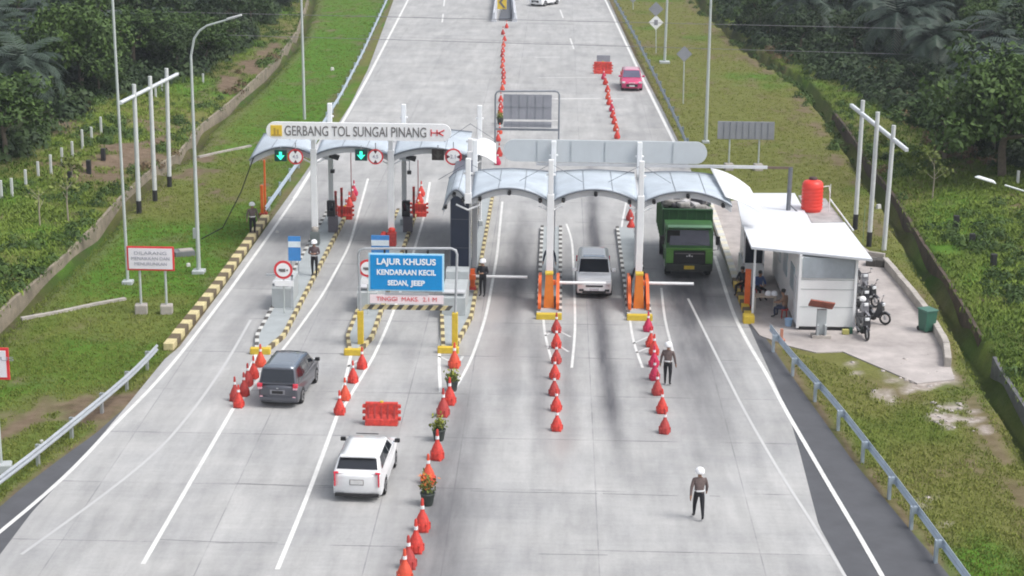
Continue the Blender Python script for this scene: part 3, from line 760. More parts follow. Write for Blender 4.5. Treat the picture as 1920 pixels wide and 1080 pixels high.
def scatter(name, P, protos, smin, smax, m, label, cat, tones=None, seed=3):
    r = np.random.default_rng(seed); allc = []; allq = []; allt = []; off = 0
    which = r.integers(0, len(protos), len(P))
    for k, (co, q, tn) in enumerate(protos):
        idx = np.where(which == k)[0]
        if not len(idx): continue
        a = r.uniform(0, 6.28, len(idx)); s = r.uniform(smin, smax, len(idx)); ca, sa = np.cos(a), np.sin(a)
        X = (co[None, :, 0] * ca[:, None] - co[None, :, 1] * sa[:, None]) * s[:, None] + P[idx, 0][:, None]
        Y = (co[None, :, 0] * sa[:, None] + co[None, :, 1] * ca[:, None]) * s[:, None] + P[idx, 1][:, None]
        Z = co[None, :, 2] * s[:, None] + P[idx, 2][:, None]
        allc.append(np.stack([X, Y, Z], -1).reshape(-1, 3)); nv = len(co)
        allq.append((q[None] + (np.arange(len(idx)) * nv)[:, None, None] + off).reshape(-1, 4)); off += nv * len(idx)
        t0 = tones[idx] if tones is not None else r.uniform(0, 1, len(idx))
        allt.append((tn[None] * .4 + t0[:, None] * .75 - .05).clip(0, 1).reshape(-1))
    o = np_mesh(name, np.concatenate(allc), np.concatenate(allq), m, attrs=[('tone', np.concatenate(allt))])
    return stuff(o, label, cat)
def in_view(X, Y, Z, mpx=160):
    dx, dy, dz = X, Y, Z - CAM_H
    dep = dx * _d.x + dy * _d.y + dz * _d.z; sx = CX + F_PX * (dx * _r.x + dy * _r.y + dz * _r.z) / dep; sy = CY - F_PX * (dx * _u.x + dy * _u.y + dz * _u.z) / dep
    return (dep > 5) & (sx > -mpx) & (sx < 1920 + mpx) & (sy > -mpx - 40) & (sy < 1080 + mpx)
def rand_pts(n, cond, seed):
    r = np.random.default_rng(seed); out = []
    got = 0
    for _ in range(40):
        X = r.uniform(-62, 62, n); v = r.uniform(1 / 260 ** 1.0, 1 / 48 ** 1.0, n); Y = 1 / v    # more points near the camera
        Z = terrain_z(X, Y); k = cond(X, Y) & in_view(X, Y, Z); out.append(np.stack([X, Y, Z], 1)[k]); got += k.sum()
        if got > n: break
    return np.concatenate(out)[:n]
yard_c = lambda X, Y: in_poly(X, Y, [(1320, 360), (1352, 440), (1398, 560), (1402, 600), (1430, 640), (1520, 670), (1590, 690), (1680, 745), (1810, 722), (1785, 672), (1730, 570), (1672, 490), (1560, 400), (1480, 350)])
verge = lambda X, Y: (((X < aspL(Y) - .15) & (X > ditL(Y) + .1)) | ((X > aspR(Y) + .25) & (X < ditR(Y) - .2))) & ~yard_c(X, Y) & (a_soil(X, Y) < .6) & (a_rubble(X, Y) < .5)
slope = lambda X, Y: ((X < ditL(Y) - .95) | (X > ditR(Y) + 1.15)) & (a_soil(X, Y) < .75)
g_protos = [tuft(4, .07, .10, 1), tuft(5, .09, .12, 2), tuft(4, .13, .10, 3)]
w_protos = [tuft(11, .17, .36, 4, 1.2, 0), tuft(11, .26, .34, 5, 1.1, 0), tuft(10, .12, .40, 6, 1.3, .004)]
P = rand_pts(60000, verge, 1)
dr_ = a_dry(P[:, 0], P[:, 1]); scatter('short_grass', P, g_protos, .5, 1.25, lf_grass, 'short mown grass on both verges', 'grass', tones=np.clip(.25 + .6 * dr_ + rng.normal(0, .12, len(P)), 0, 1))
P = rand_pts(52000, lambda X, Y: slope(X, Y) & (fbm(X * .35, Y * .35, 71) > .28), 2)
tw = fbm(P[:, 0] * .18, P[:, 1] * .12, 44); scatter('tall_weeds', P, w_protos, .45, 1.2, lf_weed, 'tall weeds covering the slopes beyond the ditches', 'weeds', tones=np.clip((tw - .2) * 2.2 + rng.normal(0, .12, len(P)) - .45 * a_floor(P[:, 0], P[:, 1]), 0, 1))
r_ = np.random.default_rng(77); X_ = r_.uniform(-60, 60, 30000); Y_ = r_.uniform(45, 130, 30000); k_ = slope(X_, Y_) & ~in_view(X_, Y_, terrain_z(X_, Y_), 160)
P = np.stack([X_, Y_, terrain_z(X_, Y_)], 1)[k_][:9000]
scatter('outer_weeds', P, w_protos, 1.0, 2.2, lf_weed, 'tall weeds along the outer margins of both slopes', 'weeds')
# low bushes of the undergrowth
def bush_proto(seed, n=110):
    r = np.random.default_rng(seed); v = r.normal(size=(n, 3)); v /= np.linalg.norm(v, axis=1)[:, None]; v[:, 2] = np.abs(v[:, 2])
    c = v * r.uniform(.5, 1, n)[:, None] * np.array([.9, .9, .8]); co, q = quads_from(c, r.uniform(.08, .19, n), v + np.array([0, 0, .4]), seed=seed); return co, q, np.repeat(r.uniform(0, 1, n), 4)
bp_ = [bush_proto(k) for k in range(4)]
P = rand_pts(4200, lambda X, Y: slope(X, Y) & (a_floor(X, Y) > .35), 6)
scatter('undergrowth', P, bp_, .7, 1.9, lf_dark, 'dark undergrowth beneath the woods on both sides', 'undergrowth')
P = rand_pts(620, lambda X, Y: slope(X, Y) & (a_floor(X, Y) < .4) & (fbm(X * .12, Y * .12, 15) > .5), 8)
P = np.concatenate([P, rand_pts(500, lambda X, Y: (Y > 120) & (np.abs(X - ditR(Y) - .3) < 1.1), 18)])
scatter('low_bushes', P, bp_, .3, .8, lf_mid, 'low green bushes scattered over the weedy slopes', 'bushes')
brown_lf = leaf_material('dry_leaves', (.085, .055, .03), (.22, .155, .085))
gold_lf = leaf_material('golden_leaves', (.12, .09, .02), (.27, .20, .05))
near = lambda X, Y, L_: sum(blob(X, Y, q, r) for q, r in L_)
P = rand_pts(520, lambda X, Y: slope(X, Y) & (near(X, Y, [((70, 240), (2.2, 8)), ((480, 130), (1.3, 16)), ((1790, 290), (1.8, 8)), ((1720, 230), (1.5, 8)), ((1450, 100), (2, 10)), ((1640, 330), (1, 5)), ((300, 300), (1.5, 5))]) > .35), 28)
scatter('dry_brush', P, bp_, .35, .9, brown_lf, 'dry brown brush in patches beneath the woods', 'brush')
P = rand_pts(150, lambda X, Y: slope(X, Y) & (near(X, Y, [((1650, 155), (1.6, 9)), ((1700, 190), (1.2, 6))]) > .35), 29)
scatter('golden_brush', P, bp_, .4, .9, gold_lf, 'yellowing brush below the dark woods on the right', 'brush')
# loose stones round the yard
P = rand_pts(520, lambda X, Y: (a_rubble(X, Y) > .25) | (in_poly(X, Y, ROCKS_B) & (fbm(X * 2, Y * 2, 8) > .5)), 9)
def stone_proto(seed):
    r = np.random.default_rng(seed); c = np.array([(x, y, z) for z in (-.5, .5) for y in (-1, 1) for x in (-1, 1)], float) * .09 * r.uniform(.5, 1.3, (8, 3)); return c, np.array([(0, 2, 3, 1), (4, 5, 7, 6), (0, 1, 5, 4), (2, 6, 7, 3), (0, 4, 6, 2), (1, 3, 7, 5)]), np.zeros(8)
scatter('rubble_stones', P, [stone_proto(k) for k in range(4)], .35, 1.3, rubble_m, 'pale broken stones strewn beside the paved yard', 'rubble')

# drain walls
def ditch_wall(name, f, sg, d0, y0, y1, ztop, zbot, m, label, cat, th=.16):
    mb = MB(); Y = np.arange(y0, y1, 1.2); n = len(Y)
    X = f(Y) + sg * d0; jit = (fbm(Y * .7, Y * 0, 3) - .5) * .12
    vs = []
    for x, y, j in zip(X, Y, jit):
        tz = float(terrain_z(x + sg * .5, y)); zt = max(ztop, tz + .02) + j
        vs += [(x, y, zbot), (x + sg * .05, y, zt), (x + sg * (th + .05), y, zt), (x + sg * (th + .1), y, zbot)]
    fs = []
    for i in range(n - 1):
        a = i * 4; fs += [(a, a + 1, a + 5, a + 4), (a + 1, a + 2, a + 6, a + 5), (a + 2, a + 3, a + 7, a + 6)]
    fs += [(0, 3, 2, 1), ((n - 1) * 4, (n - 1) * 4 + 1, (n - 1) * 4 + 2, (n - 1) * 4 + 3)]
    mb.add(vs, fs, m); return tag(mb.build(name), label, cat)
ditch_wall('drain_wall', ditL, -1, .78, 52, 225, .16, -.85, stone, 'long pale stone drain wall below the left slope', 'wall')
ditch_wall('drain_wall', ditR, 1, .85, 50, 74, .16, -1.05, mat('dark_wall', (.12, .12, .13), .9, var=.3, scale=1.2, bump=.5), 'dark concrete drain wall at the lower right edge', 'wall')
ditch_wall('earth_bank', ditR, 1, .85, 76, 135, .10, -1.05, mat('earth_wall', (.075, .052, .040), .95, var=.5, scale=1.0, bump=.8), 'dark earthen side of the ditch below the right slope', 'bank')
# ------------------------------------------------------------------ islands and kerbs
def Yg(px, py): return gr(px, py).y
def kerb_blocks(mb, pts, wd, h, L_, mats, side, jit=.0):
    "painted blocks along a ground polyline (world xy), laid on its given side"
    P = [Vector(p) for p in pts]; seg = []; acc = 0; d = []
    tot = sum((b - a).length for a, b in zip(P, P[1:])); n = max(2, int(tot / L_)); step = tot / n
    def at(s):
        for a, b in zip(P, P[1:]):
            l = (b - a).length
            if s <= l + 1e-6: return a.lerp(b, s / l), (b - a).normalized()
            s -= l
        return P[-1], (P[-1] - P[-2]).normalized()
    for i in range(n):
        (a, t0), (b, t1) = at(i * step), at((i + 1) * step)
        na = Vector((-t0.y, t0.x)) * side; nb = Vector((-t1.y, t1.x)) * side
        hh = h + random.uniform(-jit, jit)
        q = [a, b, b + nb * wd, a + na * wd]
        vs = [(p.x, p.y, -.04) for p in q] + [(p.x, p.y, hh) for p in q]
        mb.add(vs, [(3, 2, 1, 0), (4, 5, 6, 7), (0, 1, 5, 4), (1, 2, 6, 5), (2, 3, 7, 6), (3, 0, 4, 7)], mats[i % len(mats)])
def island(label, xl, xr, ynose, yend, kmats_l, kmats_r, nose_m, blk=.5, nl=1.6, nose_w=.5, xs=0):
    t = thing('toll_island', label, 'traffic island', ((xl + xr) / 2, (ynose + yend) / 2, 0), 0, 'islands between the toll lanes')
    ox, oy = t.location.x, t.location.y; xm = (xl + xr) / 2 + xs
    Lp = [(xm - nose_w / 2 - ox, ynose - oy), (xl - ox, ynose + nl - oy), (xl - ox, yend - oy)]
    Rp = [(xm + nose_w / 2 - ox, ynose - oy), (xr - ox, ynose + nl - oy), (xr - ox, yend - oy)]
    deck = MB(); poly = [(a + .15, b + .12) for a, b in Lp[:1]] + [(Rp[0][0] - .15, Rp[0][1] + .12), (Rp[1][0] - .17, Rp[1][1]), (Rp[2][0] - .17, Rp[2][1] - .1), (Lp[2][0] + .17, Lp[2][1] - .1), (Lp[1][0] + .17, Lp[1][1])]
    deck.prism(poly, -.04, .155, island_con); deck.build('deck', t)
    a = MB(); kerb_blocks(a, Lp, .17, .19, blk, kmats_l, -1); a.build('kerb', t, bevel=.015)
    b = MB(); kerb_blocks(b, Rp, .17, .19, blk, kmats_r, 1); b.build('kerb', t, bevel=.015)
    n = MB(); n.box((xm - ox, ynose - oy - .14, .13), (nose_w + .30, .26, .30), nose_m); n.build('nose_block', t, bevel=.04)
    return t
yb = [kerb_yellow, kerb_brown]; bw = [kerb_white, kerb_black]; yk = [yellow, kerb_black]
YA = Yg(510, 662); YB = Yg(672, 664); YC = Yg(852, 660); YD = Yg(1046, 597); YE = Yg(1214, 599)
island('grey toll island with a yellow and brown kerb, leftmost of the toll islands', -12.8, -11.5, YA, YA + 27, bw, yb, yellow, .48, 2.2, .55, -.05)
island('toll island under the left leg of the blue sign gantry', -8.92, -7.7, YB, YB + 27, yb, yb, yellow, .48, 2.2, .5)
island('wide toll island carrying the dark booth', -5.1, -3.6, YC, YC + 31, yb, yb, yellow, .48, 5.2, .6, -.05)
island('toll island with the left orange barrier cabinet and black and white kerb', -.80, .36, YD, YD + 17.5, bw, bw, yellow, .48, .35, .85)
island('toll island with the right orange barrier cabinet beside the green truck', 3.26, 4.40, YE, YE + 17.5, bw, bw, yellow, .48, .35, .85)
mb = MB(); pts = [g2(*p) for p in [(325, 656), (415, 541), (470, 463), (505, 412)]]
kerb_blocks(mb, pts, .42, .28, .72, [kerb_yellow, kerb_brown], 1, .015); tag(mb.build('kerb', bevel=.02), 'thick yellow and brown block kerb along the left grass verge', 'kerb')
mb = MB(); pts = [g2(*p) for p in [(1397, 600), (1372, 530), (1347, 450), (1328, 395), (1312, 350)]]
kerb_blocks(mb, pts[:2], .34, .26, .62, [yellow, kerb_brown], -1, .01); kerb_blocks(mb, pts[1:], .34, .26, .62, [kerb_white, kerb_pale], -1, .01)
kb = mb.build('kerb', bevel=.02); tag(kb, 'white and yellow block kerb to the right of the green truck', 'kerb')
mb = MB(); p = gr(1393, 602); mb.box((p.x + .22, p.y - .2, .16), (.5, .5, .42), yellow); tag(mb.build('kerb_end', bevel=.04), 'yellow end block of the right hand kerb', 'kerb end')

# ------------------------------------------------------------------ canopies
XC = [-12.4, -8.45, -4.4, -.24, 3.86]
def canopy(label, cols, spans, yf, yr, zv, zc, zr, floods, name='toll_canopy'):
    t = thing(name, label, 'canopy', (0, yf, 0)); D = yr - yf
    for (x0, x1, dip0, dip1) in spans:
        nx, ny = 18, 6; th = .05
        def zf(u, v):
            front = zv + (zc - zv) * math.sin(math.pi * u) ** .8
            front -= (dip0 * (1 - u) ** 2 + dip1 * u ** 2)
            rear = zr - .12 * (1 - math.sin(math.pi * u)) - (dip0 * (1 - u) ** 2 + dip1 * u ** 2) * .8
            return front + (rear - front) * (v ** .8)
        mb = MB(); vs = []
        for j in range(ny + 1):
            for i in range(nx + 1):
                u, v = i / nx, j / ny; vs.append((x0 + (x1 - x0) * u, D * v, zf(u, v)))
        W = nx + 1
        mb.add(vs, [(j * W + i, j * W + i + 1, (j + 1) * W + i + 1, (j + 1) * W + i) for j in range(ny) for i in range(nx)], canopy_m if not dip1 > .5 or True else white_fab, True)
        o = mb.build('roof_panel', t, recalc=False); s = o.modifiers.new('thickness', 'SOLIDIFY'); s.thickness = th; s.offset = -1
        e = MB(); e.path([(x0 + (x1 - x0) * i / nx, -.02, zf(i / nx, 0) - .03) for i in range(nx + 1)], .045, canopy_rib, 6)
        e.build('edge_trim', t); e = MB(); e.path([(x0 + (x1 - x0) * i / nx, D + .02, zf(i / nx, 1) - .0) for i in range(nx + 1)], .05, canopy_rib, 6)
        e.build('edge_trim', t)
        rb = MB()
        for u in (.36, .70): rb.path([(x0 + (x1 - x0) * u, D * j / ny, zf(u, j / ny) + .012) for j in range(ny + 1)], .014, canopy_rib, 5)
        rb.build('seam', t)
        f = MB()
        for i in range(nx):
            u0, u1 = i / nx, (i + 1) / nx; a, b = x0 + (x1 - x0) * u0, x0 + (x1 - x0) * u1; z0, z1 = zf(u0, 0) - .10, zf(u1, 0) - .10; h = .26
            f.add([(a, .14, z0), (b, .14, z1), (b, .14, z1 - h), (a, .14, z0 - h), (a, .22, z0), (b, .22, z1), (b, .22, z1 - h), (a, .22, z0 - h)], [(0, 1, 2, 3), (7, 6, 5, 4), (0, 4, 5, 1), (3, 2, 6, 7)], fascia_m)
        f.build('fascia', t)
        for u in floods:
            l = MB(); p = Vector((x0 + (x1 - x0) * u, .02, zf(u, 0) - .22)); l.tube(p + Vector((0, .1, 0)), p + Vector((0, -.12, -.04)), .085, black, n=12); l.tube(p + Vector((0, -.12, -.04)), p + Vector((0, -.13, -.045)), .06, glass, n=12); l.build('floodlight', t)
    x0g = cols[0]
    for xcol in cols:
        for yy, front in ((0.05, True), (D, False)):
            x = xcol; c = MB(); r = .19 if front else .15
            top = (5.75 if front else 6.7) if x0g < -10 else 6.7; x += (.28 if x0g < -10 else .1) * (not front)
            c.box((x, yy, (5.1 + top) / 2), (.24, .22, top - 5.1), white_paint)
            base = 4.62 if (front and x0g > -10 and x < -3) else 0
            c.box((x, yy, (base + 5.1) / 2), (r * 1.7, r * 1.5, 5.1 - base), white_paint)
            if not base: c.box((x, yy, .3), (.42, .42, .3), block_con)
            c.box((x, yy, 6.0 if top > 6 else 5.6), (.42, .1, .1), white_paint)
            o = c.build('column', t, bevel=.03)
            if not front: continue
            rd = MB()
            for dx in (-1, 1):
                rd.tube((x, .05, 6.5), (x + dx * 1.45, D * .35, zc - .02), .013, canopy_rib, n=5, caps=False)
                rd.path([(x, .05, 4.3), (x + dx * .55, .1, zv - .28)], .05, white_paint, 6)
            rd.build('tie_rod', t)
        x = xcol; v = MB(); v.box((x, D / 2, zv - .02), (.34, D, .12), canopy_rib); v.box((x, D / 2, zv + .07), (.26, D, .05), fascia_m); v.build('gutter', t)
    return t
YFL, YRL, YFR, YRR = 90.8, 95.4, 80.7, 85.4
cl = canopy('pale blue arched canopy behind the long white name sign', XC[:3], [(-15.7, XC[0] - .12, .35, 0), (XC[0] + .12, XC[1] - .12, 0, 0), (XC[1] + .12, XC[2] - .12, 0, 0)], YFL, YRL, 4.84, 5.27, 5.36, [])
XR = -4.0
cr = canopy('pale blue arched canopy above the green truck and its neighbouring lanes', [XR] + XC[3:], [(XR - 1.15, XR - .12, .5, 0), (XR + .12, XC[3] - .12, 0, 0), (XC[3] + .12, XC[4] - .12, 0, 0), (XC[4] + .12, 8.0, 0, .12)], YFR, YRR, 4.82, 5.38, 5.30, [.12, .5, .9])
# drooping white end sheets
def end_sheet(px, name_parent, Yref, m):
    vs = []
    for (x, y, Y) in px: p = atY(x, y, Y); vs.append((p.x - name_parent.location.x, p.y - name_parent.location.y, p.z))
    mb = MB(); n = 7
    A, B, Cc, Dd = [Vector(v) for v in vs]
    g = []
    for j in range(n + 1):
        for i in range(n + 1):
            u, v = i / n, j / n; p = A.lerp(B, u).lerp(Dd.lerp(Cc, u), v); p = p + Vector((0, 0, .16 * math.sin(math.pi * u) * (1 - .4 * v))); g.append(p)
    W = n + 1
    mb.add(g, [(j * W + i, j * W + i + 1, (j + 1) * W + i + 1, (j + 1) * W + i) for j in range(n) for i in range(n)], m, True)
    o = mb.build('end_sheet', name_parent, recalc=False); s = o.modifiers.new('thickness', 'SOLIDIFY'); s.thickness = .04; return o
end_sheet([(1332, 316, YRR), (1405, 352, YRR - .4), (1432, 402, YFR + .6), (1360, 370, YFR + .1)], cr, 0, white_fab)
end_sheet([(893, 262, YRL), (929, 270, YRL), (930, 308, YFL + 1.0), (893, 290, YFL + .6)], cl, 0, white_fab)
# rear rail running out to the pipe post on the guard house
p0, p1 = atY(1005, 311, YRR), atY(1440, 316, YRR)
mb = MB(); mb.box(((p0.x + p1.x) / 2, YRR + .3, (p0.z + p1.z) / 2 + .02), (p1.x - p0.x, .12, .14), fascia_m); tag(mb.build('cable_rail'), 'long pale horizontal rail behind the right canopy', 'rail')
mb = MB(); q1 = atY(1488, 318, YRR); mb.box(((p1.x + q1.x) / 2, YRR + .3, q1.z + .02), (q1.x - p1.x, .10, .10), mat('rusty_pipe', (.14, .10, .08), .7)); 
qb = atY(1481, 420, YRR - 1.0)
mb.tube((q1.x - .1, YRR + .3, q1.z + .06), (q1.x - .12, YRR + .3, 3.3), .11, mat('dark_pipe', (.16, .17, .19), .5, .3), n=10); mb.path([(q1.x - .12, YRR + .3, 3.75), (q1.x + .35, YRR + .1, 3.36)], .04, MATS['dark_pipe'], 6)
tag(mb.build('pipe_post'), 'dark pipe post with a long side arm rising from the white roof', 'post')
# small devices beneath the left canopy
for x, nm in ((XC[0] + .65, 'left'), (XC[1] + .65, 'middle')):
    mb = MB(); mb.box((x, YFL + .6, 4.55), (.5, .3, .2), steel); mb.box((x + .35, YFL + .5, 4.62), (.5, .35, .22), black, rot=Matrix.Rotation(.3, 3, 'Y')); mb.tube((x + .25, YFL + .6, 4.5), (x + .25, YFL + .6, 3.95), .025, steel); mb.box((x + .25, YFL + .5, 3.85), (.2, .3, .16), black)
    tag(mb.build('camera_cluster'), 'small dark cameras hung under the canopy right of the %s column' % nm, 'camera')
for x in (XC[3] - .55, XC[4] - .55):
    pass

# ------------------------------------------------------------------ signs
def pill(mb, w, h, x, y, z, d, m, n=12):
    r = h / 2; P = []
    for k in range(n + 1):
        a = math.pi / 2 - math.pi * k / n; P.append((x + w / 2 - r + r * math.cos(a), z + r * math.sin(a)))
    for k in range(n + 1):
        a = -math.pi / 2 - math.pi * k / n; P.append((x - w / 2 + r + r * math.cos(a), z + r * math.sin(a)))
    mb.prism(P, y, y + d, m, 'y')
Ys = 90.25; a, b = atY(499, 247, Ys), atY(846, 247, Ys); zt, zb = atY(672, 231, Ys).z, atY(672, 263, Ys).z
sw, sh, sz, sx = b.x - a.x, zt - zb, (zt + zb) / 2, (a.x + b.x) / 2
t = thing('name_sign', 'long white rounded sign reading GERBANG TOL SUNGAI PINANG', 'sign', (sx, Ys, sz))
mb = MB(); pill(mb, sw, sh, 0, 0, 0, .16, sign_white); mb.build('panel', t, bevel=.02)
text_mesh('GERBANG TOL SUNGAI PINANG', .72, letter_dark, 'lettering', t, (-.016 * sw, -.012, -.02), width=sw * .765, bold=.002)
mb = MB(); mb.box((-sw / 2 + .52, -.01, 0), (.58, .03, .56), sign_yellow); mb.box((-sw / 2 + .44, -.03, -.02), (.10, .02, .34), mat('emblem_brown', (.5, .33, .05), .5)); mb.box((-sw / 2 + .60, -.03, -.06), (.10, .02, .26), MATS['emblem_brown']); mb.box((-sw / 2 + .52, -.03, -.22), (.42, .02, .06), MATS['emblem_brown']); mb.build('emblem', t)
mb = MB(); X0 = sw * .392
mb.box((X0, -.01, 0), (.055, .03, .36), sign_red); mb.box((X0 + .22, -.01, 0), (.45, .03, .06), sign_red); mb.box((X0 + .30, -.01, 0), (.055, .03, .30), sign_red)
mb.box((X0 + .52, -.01, .07), (.32, .03, .06), sign_red, rot=Matrix.Rotation(-.45, 3, 'Y')); mb.box((X0 + .50, -.01, -.08), (.28, .03, .06), sign_red, rot=Matrix.Rotation(.5, 3, 'Y')); mb.build('logo', t)
mb = MB()
for x in XC[:3]:
    if a.x < x < b.x: mb.box((x - sx, .26, 0), (.1, .3, .5), steel)
mb.build('bracket', t)
Yb = YRR + .25; a, b = atY(944, 285, Yb), atY(1326, 285, Yb); zt, zb = atY(1130, 264, Yb).z, atY(1130, 305, Yb).z
t = thing('name_sign', 'grey back of the long rounded sign above the right canopy', 'sign', ((a.x + b.x) / 2, Yb, (zt + zb) / 2))
mb = MB(); pill(mb, b.x - a.x, zt - zb, 0, 0, 0, .14, sign_back, 16); mb.build('panel', t, bevel=.02)
mb = MB()
for k in range(1, 6): mb.box((-(b.x - a.x) / 2 + k * (b.x - a.x) / 6, -.02, 0), (.03, .04, (zt - zb) * .9), mat('sign_rib', (.40, .43, .45), .5))
mb.build('stiffener', t)

def roundel(px, py, r, Y, label, horiz, txt):
    p = atY(px, py, Y); t = thing('height_sign', label, 'road sign', p, 0, 'round limit signs on the left canopy')
    mb = MB(); mb.tube((0, 0, 0), (0, .03, 0), r, sign_red, n=28, smooth=False); mb.tube((0, -.006, 0), (0, .02, 0), r * .80, sign_white, n=28, smooth=False); mb.build('disc', t)
    mb = MB(); s = r * .36
    if horiz: tr = [[(-r * .82, s * .75), (-r * .82, -s * .75), (-r * .36, 0)], [(r * .82, s * .75), (r * .36, 0), (r * .82, -s * .75)]]
    else: tr = [[(-s * .75, r * .82), (0, r * .40), (s * .75, r * .82)], [(-s * .75, -r * .82), (s * .75, -r * .82), (0, -r * .40)]]
    for q in tr: mb = MB(); mb.prism(q, -.014, -.004, mat('arrow_maroon', (.12, .01, .02), .5), 'y'); mb.build('arrow', t)
    text_mesh(txt, r * .62, letter_grey, 'lettering', t, (0, -.012, 0), depth=.004, bold=.004)
    mb = MB(); mb.box((0, .09, r + .06), (.05, .05, r * 1.2), steel); mb.build('hanger', t)
def signal(px, py, Y, label, lit):
    p = atY(px, py, Y); t = thing('lane_signal', label, 'traffic light', p, 0, 'square lane signals on the left canopy')
    mb = MB(); mb.box((0, .06, 0), (.62, .14, .58), green_box if lit else signal_off); mb.build('housing', t, bevel=.02)
    mb = MB(); m = green_lit if lit else mat('dim_lamp', (.06, .055, .05), .5)
    mb.prism([(-.07, .2), (-.07, -.0), (-.21, .03), (0, -.22), (.21, .03), (.07, 0), (.07, .2)][::-1], -.025, -.012, m, 'y'); mb.build('arrow', t)
    mb = MB(); mb.box((0, .09, .36), (.05, .05, .25), steel); mb.build('hanger', t)
Yq = YFL - .35
signal(526, 292, Yq, 'green arrow lane signal, leftmost under the name sign', True); roundel(554, 294, .40, Yq, 'round height limit sign right of the leftmost green arrow', False, '4.5')
signal(677, 291, Yq, 'green arrow lane signal under the middle of the name sign', True); roundel(704, 294, .40, Yq, 'round height limit sign right of the middle green arrow', False, '4.5')
signal(821, 290, Yq, 'unlit dark lane signal under the right end of the name sign', False); roundel(850, 294, .43, Yq, 'round red ringed width limit sign at the right end of the left canopy', True, '2.1')

# portal over the small car lane
bl, br = gr(676, 655), gr(853, 650); Yp = (bl.y + br.y) / 2
def PP(px, py, dy=0): p = atY(px, py, Yp); return Vector((p.x - bl.x, dy, p.z))
t = thing('height_portal', 'grey pipe portal on yellow posts with a striped height bar', 'portal', (bl.x, Yp, 0))
TL, TR = PP(672, 466), PP(857, 466)
mb = MB(); L0, R0 = PP(676, 600), PP(853, 600)
pts = [L0 + Vector((0, 0, -.2)), TL + Vector((0, 0, -.25)), TL + Vector((.06, 0, -.08)), TL + Vector((.25, 0, 0)), TR + Vector((-.25, 0, 0)), TR + Vector((-.06, 0, -.08)), TR + Vector((0, 0, -.25)), R0 + Vector((0, 0, -.2))]
mb.path(pts, .055, mat('portal_grey', (.42, .44, .46), .5, .2), 8); mb.build('frame', t)
for x in (L0.x, R0.x):
    mb = MB(); z1 = PP(676, 583).z; mb.box((x, 0, z1 / 2), (.25, .25, z1), yellow); mb.build('post', t, bevel=.02)
s0, s1 = PP(682, 575), PP(846, 575); n = 18; mb = MB(); zz = s0.z
for k in range(n):
    x0 = s0.x + (s1.x - s0.x) * k / n; x1 = s0.x + (s1.x - s0.x) * (k + 1) / n; sk = .08
    mb.add([(x0 - sk, -.03, zz - .1), (x1 - sk, -.03, zz - .1), (x1 + sk, -.03, zz + .1), (x0 + sk, -.03, zz + .1), (x0 - sk, .03, zz - .1), (x1 - sk, .03, zz - .1), (x1 + sk, .03, zz + .1), (x0 + sk, .03, zz + .1)],
           [(0, 1, 2, 3), (7, 6, 5, 4), (3, 2, 6, 7), (0, 4, 5, 1)], [kerb_yellow, kerb_black][k % 2])
mb.build('striped_bar', t)
mb = MB()
for x in (s0.x + .3, s1.x - .3): mb.tube((x, 0, zz), (x, 0, PP(680, 555).z), .012, steel)
mb.build('chain', t)
a, b = PP(691, 473), PP(833, 546)
t2 = thing('lane_sign', 'blue sign reading LAJUR KHUSUS KENDARAAN KECIL SEDAN, JEEP', 'sign', (bl.x + (a.x + b.x) / 2, Yp - .12, (a.z + b.z) / 2))
W, H = b.x - a.x, a.z - b.z
mb = MB(); mb.box((0, .03, 0), (W, .05, H), mat('sign_border', (.50, .78, .92), .4)); mb.build('border', t2, bevel=.01)
mb = MB(); mb.box((0, -.01, 0), (W - .16, .05, H - .14), sign_blue); mb.build('panel', t2)
text_mesh('LAJUR KHUSUS', .36, letter_white, 'lettering', t2, (0, -.045, H * .28), width=W * .78, bold=.010)
text_mesh('KENDARAAN KECIL', .31, letter_white, 'lettering', t2, (0, -.045, 0), width=W * .78, bold=.010)
text_mesh('SEDAN,', .30, letter_white, 'lettering', t2, (-W * .11, -.045, -H * .28), width=W * .27, bold=.010); text_mesh('JEEP', .30, letter_white, 'lettering', t2, (W * .155, -.045, -H * .28), width=W * .19, bold=.010)
mb = MB()
for x in (-.9, 0, .9): mb.box((x, .04, H / 2 + .06), (.08, .05, .16), black)
mb.build('bracket', t2)
a, b = PP(694, 551), PP(832, 569)
t3 = thing('lane_sign', 'narrow white strip sign with red letters under the blue sign', 'sign', (bl.x + (a.x + b.x) / 2, Yp - .12, (a.z + b.z) / 2)); W, H = b.x - a.x, a.z - b.z
mb = MB(); mb.box((0, .02, 0), (W, .04, H), mat('sign_pinkish', (.84, .72, .74), .5, var=.05)); mb.build('panel', t3)
text_mesh('TINGGI  MAKS.  2.1 M', .26, sign_red, 'lettering', t3, (0, -.01, 0), width=W * .82, depth=.004, bold=.0)
mb = MB(); mb.box((0, 0, H / 2 + .06), (W * .6, .03, .1), steel); mb.build('bracket', t3)

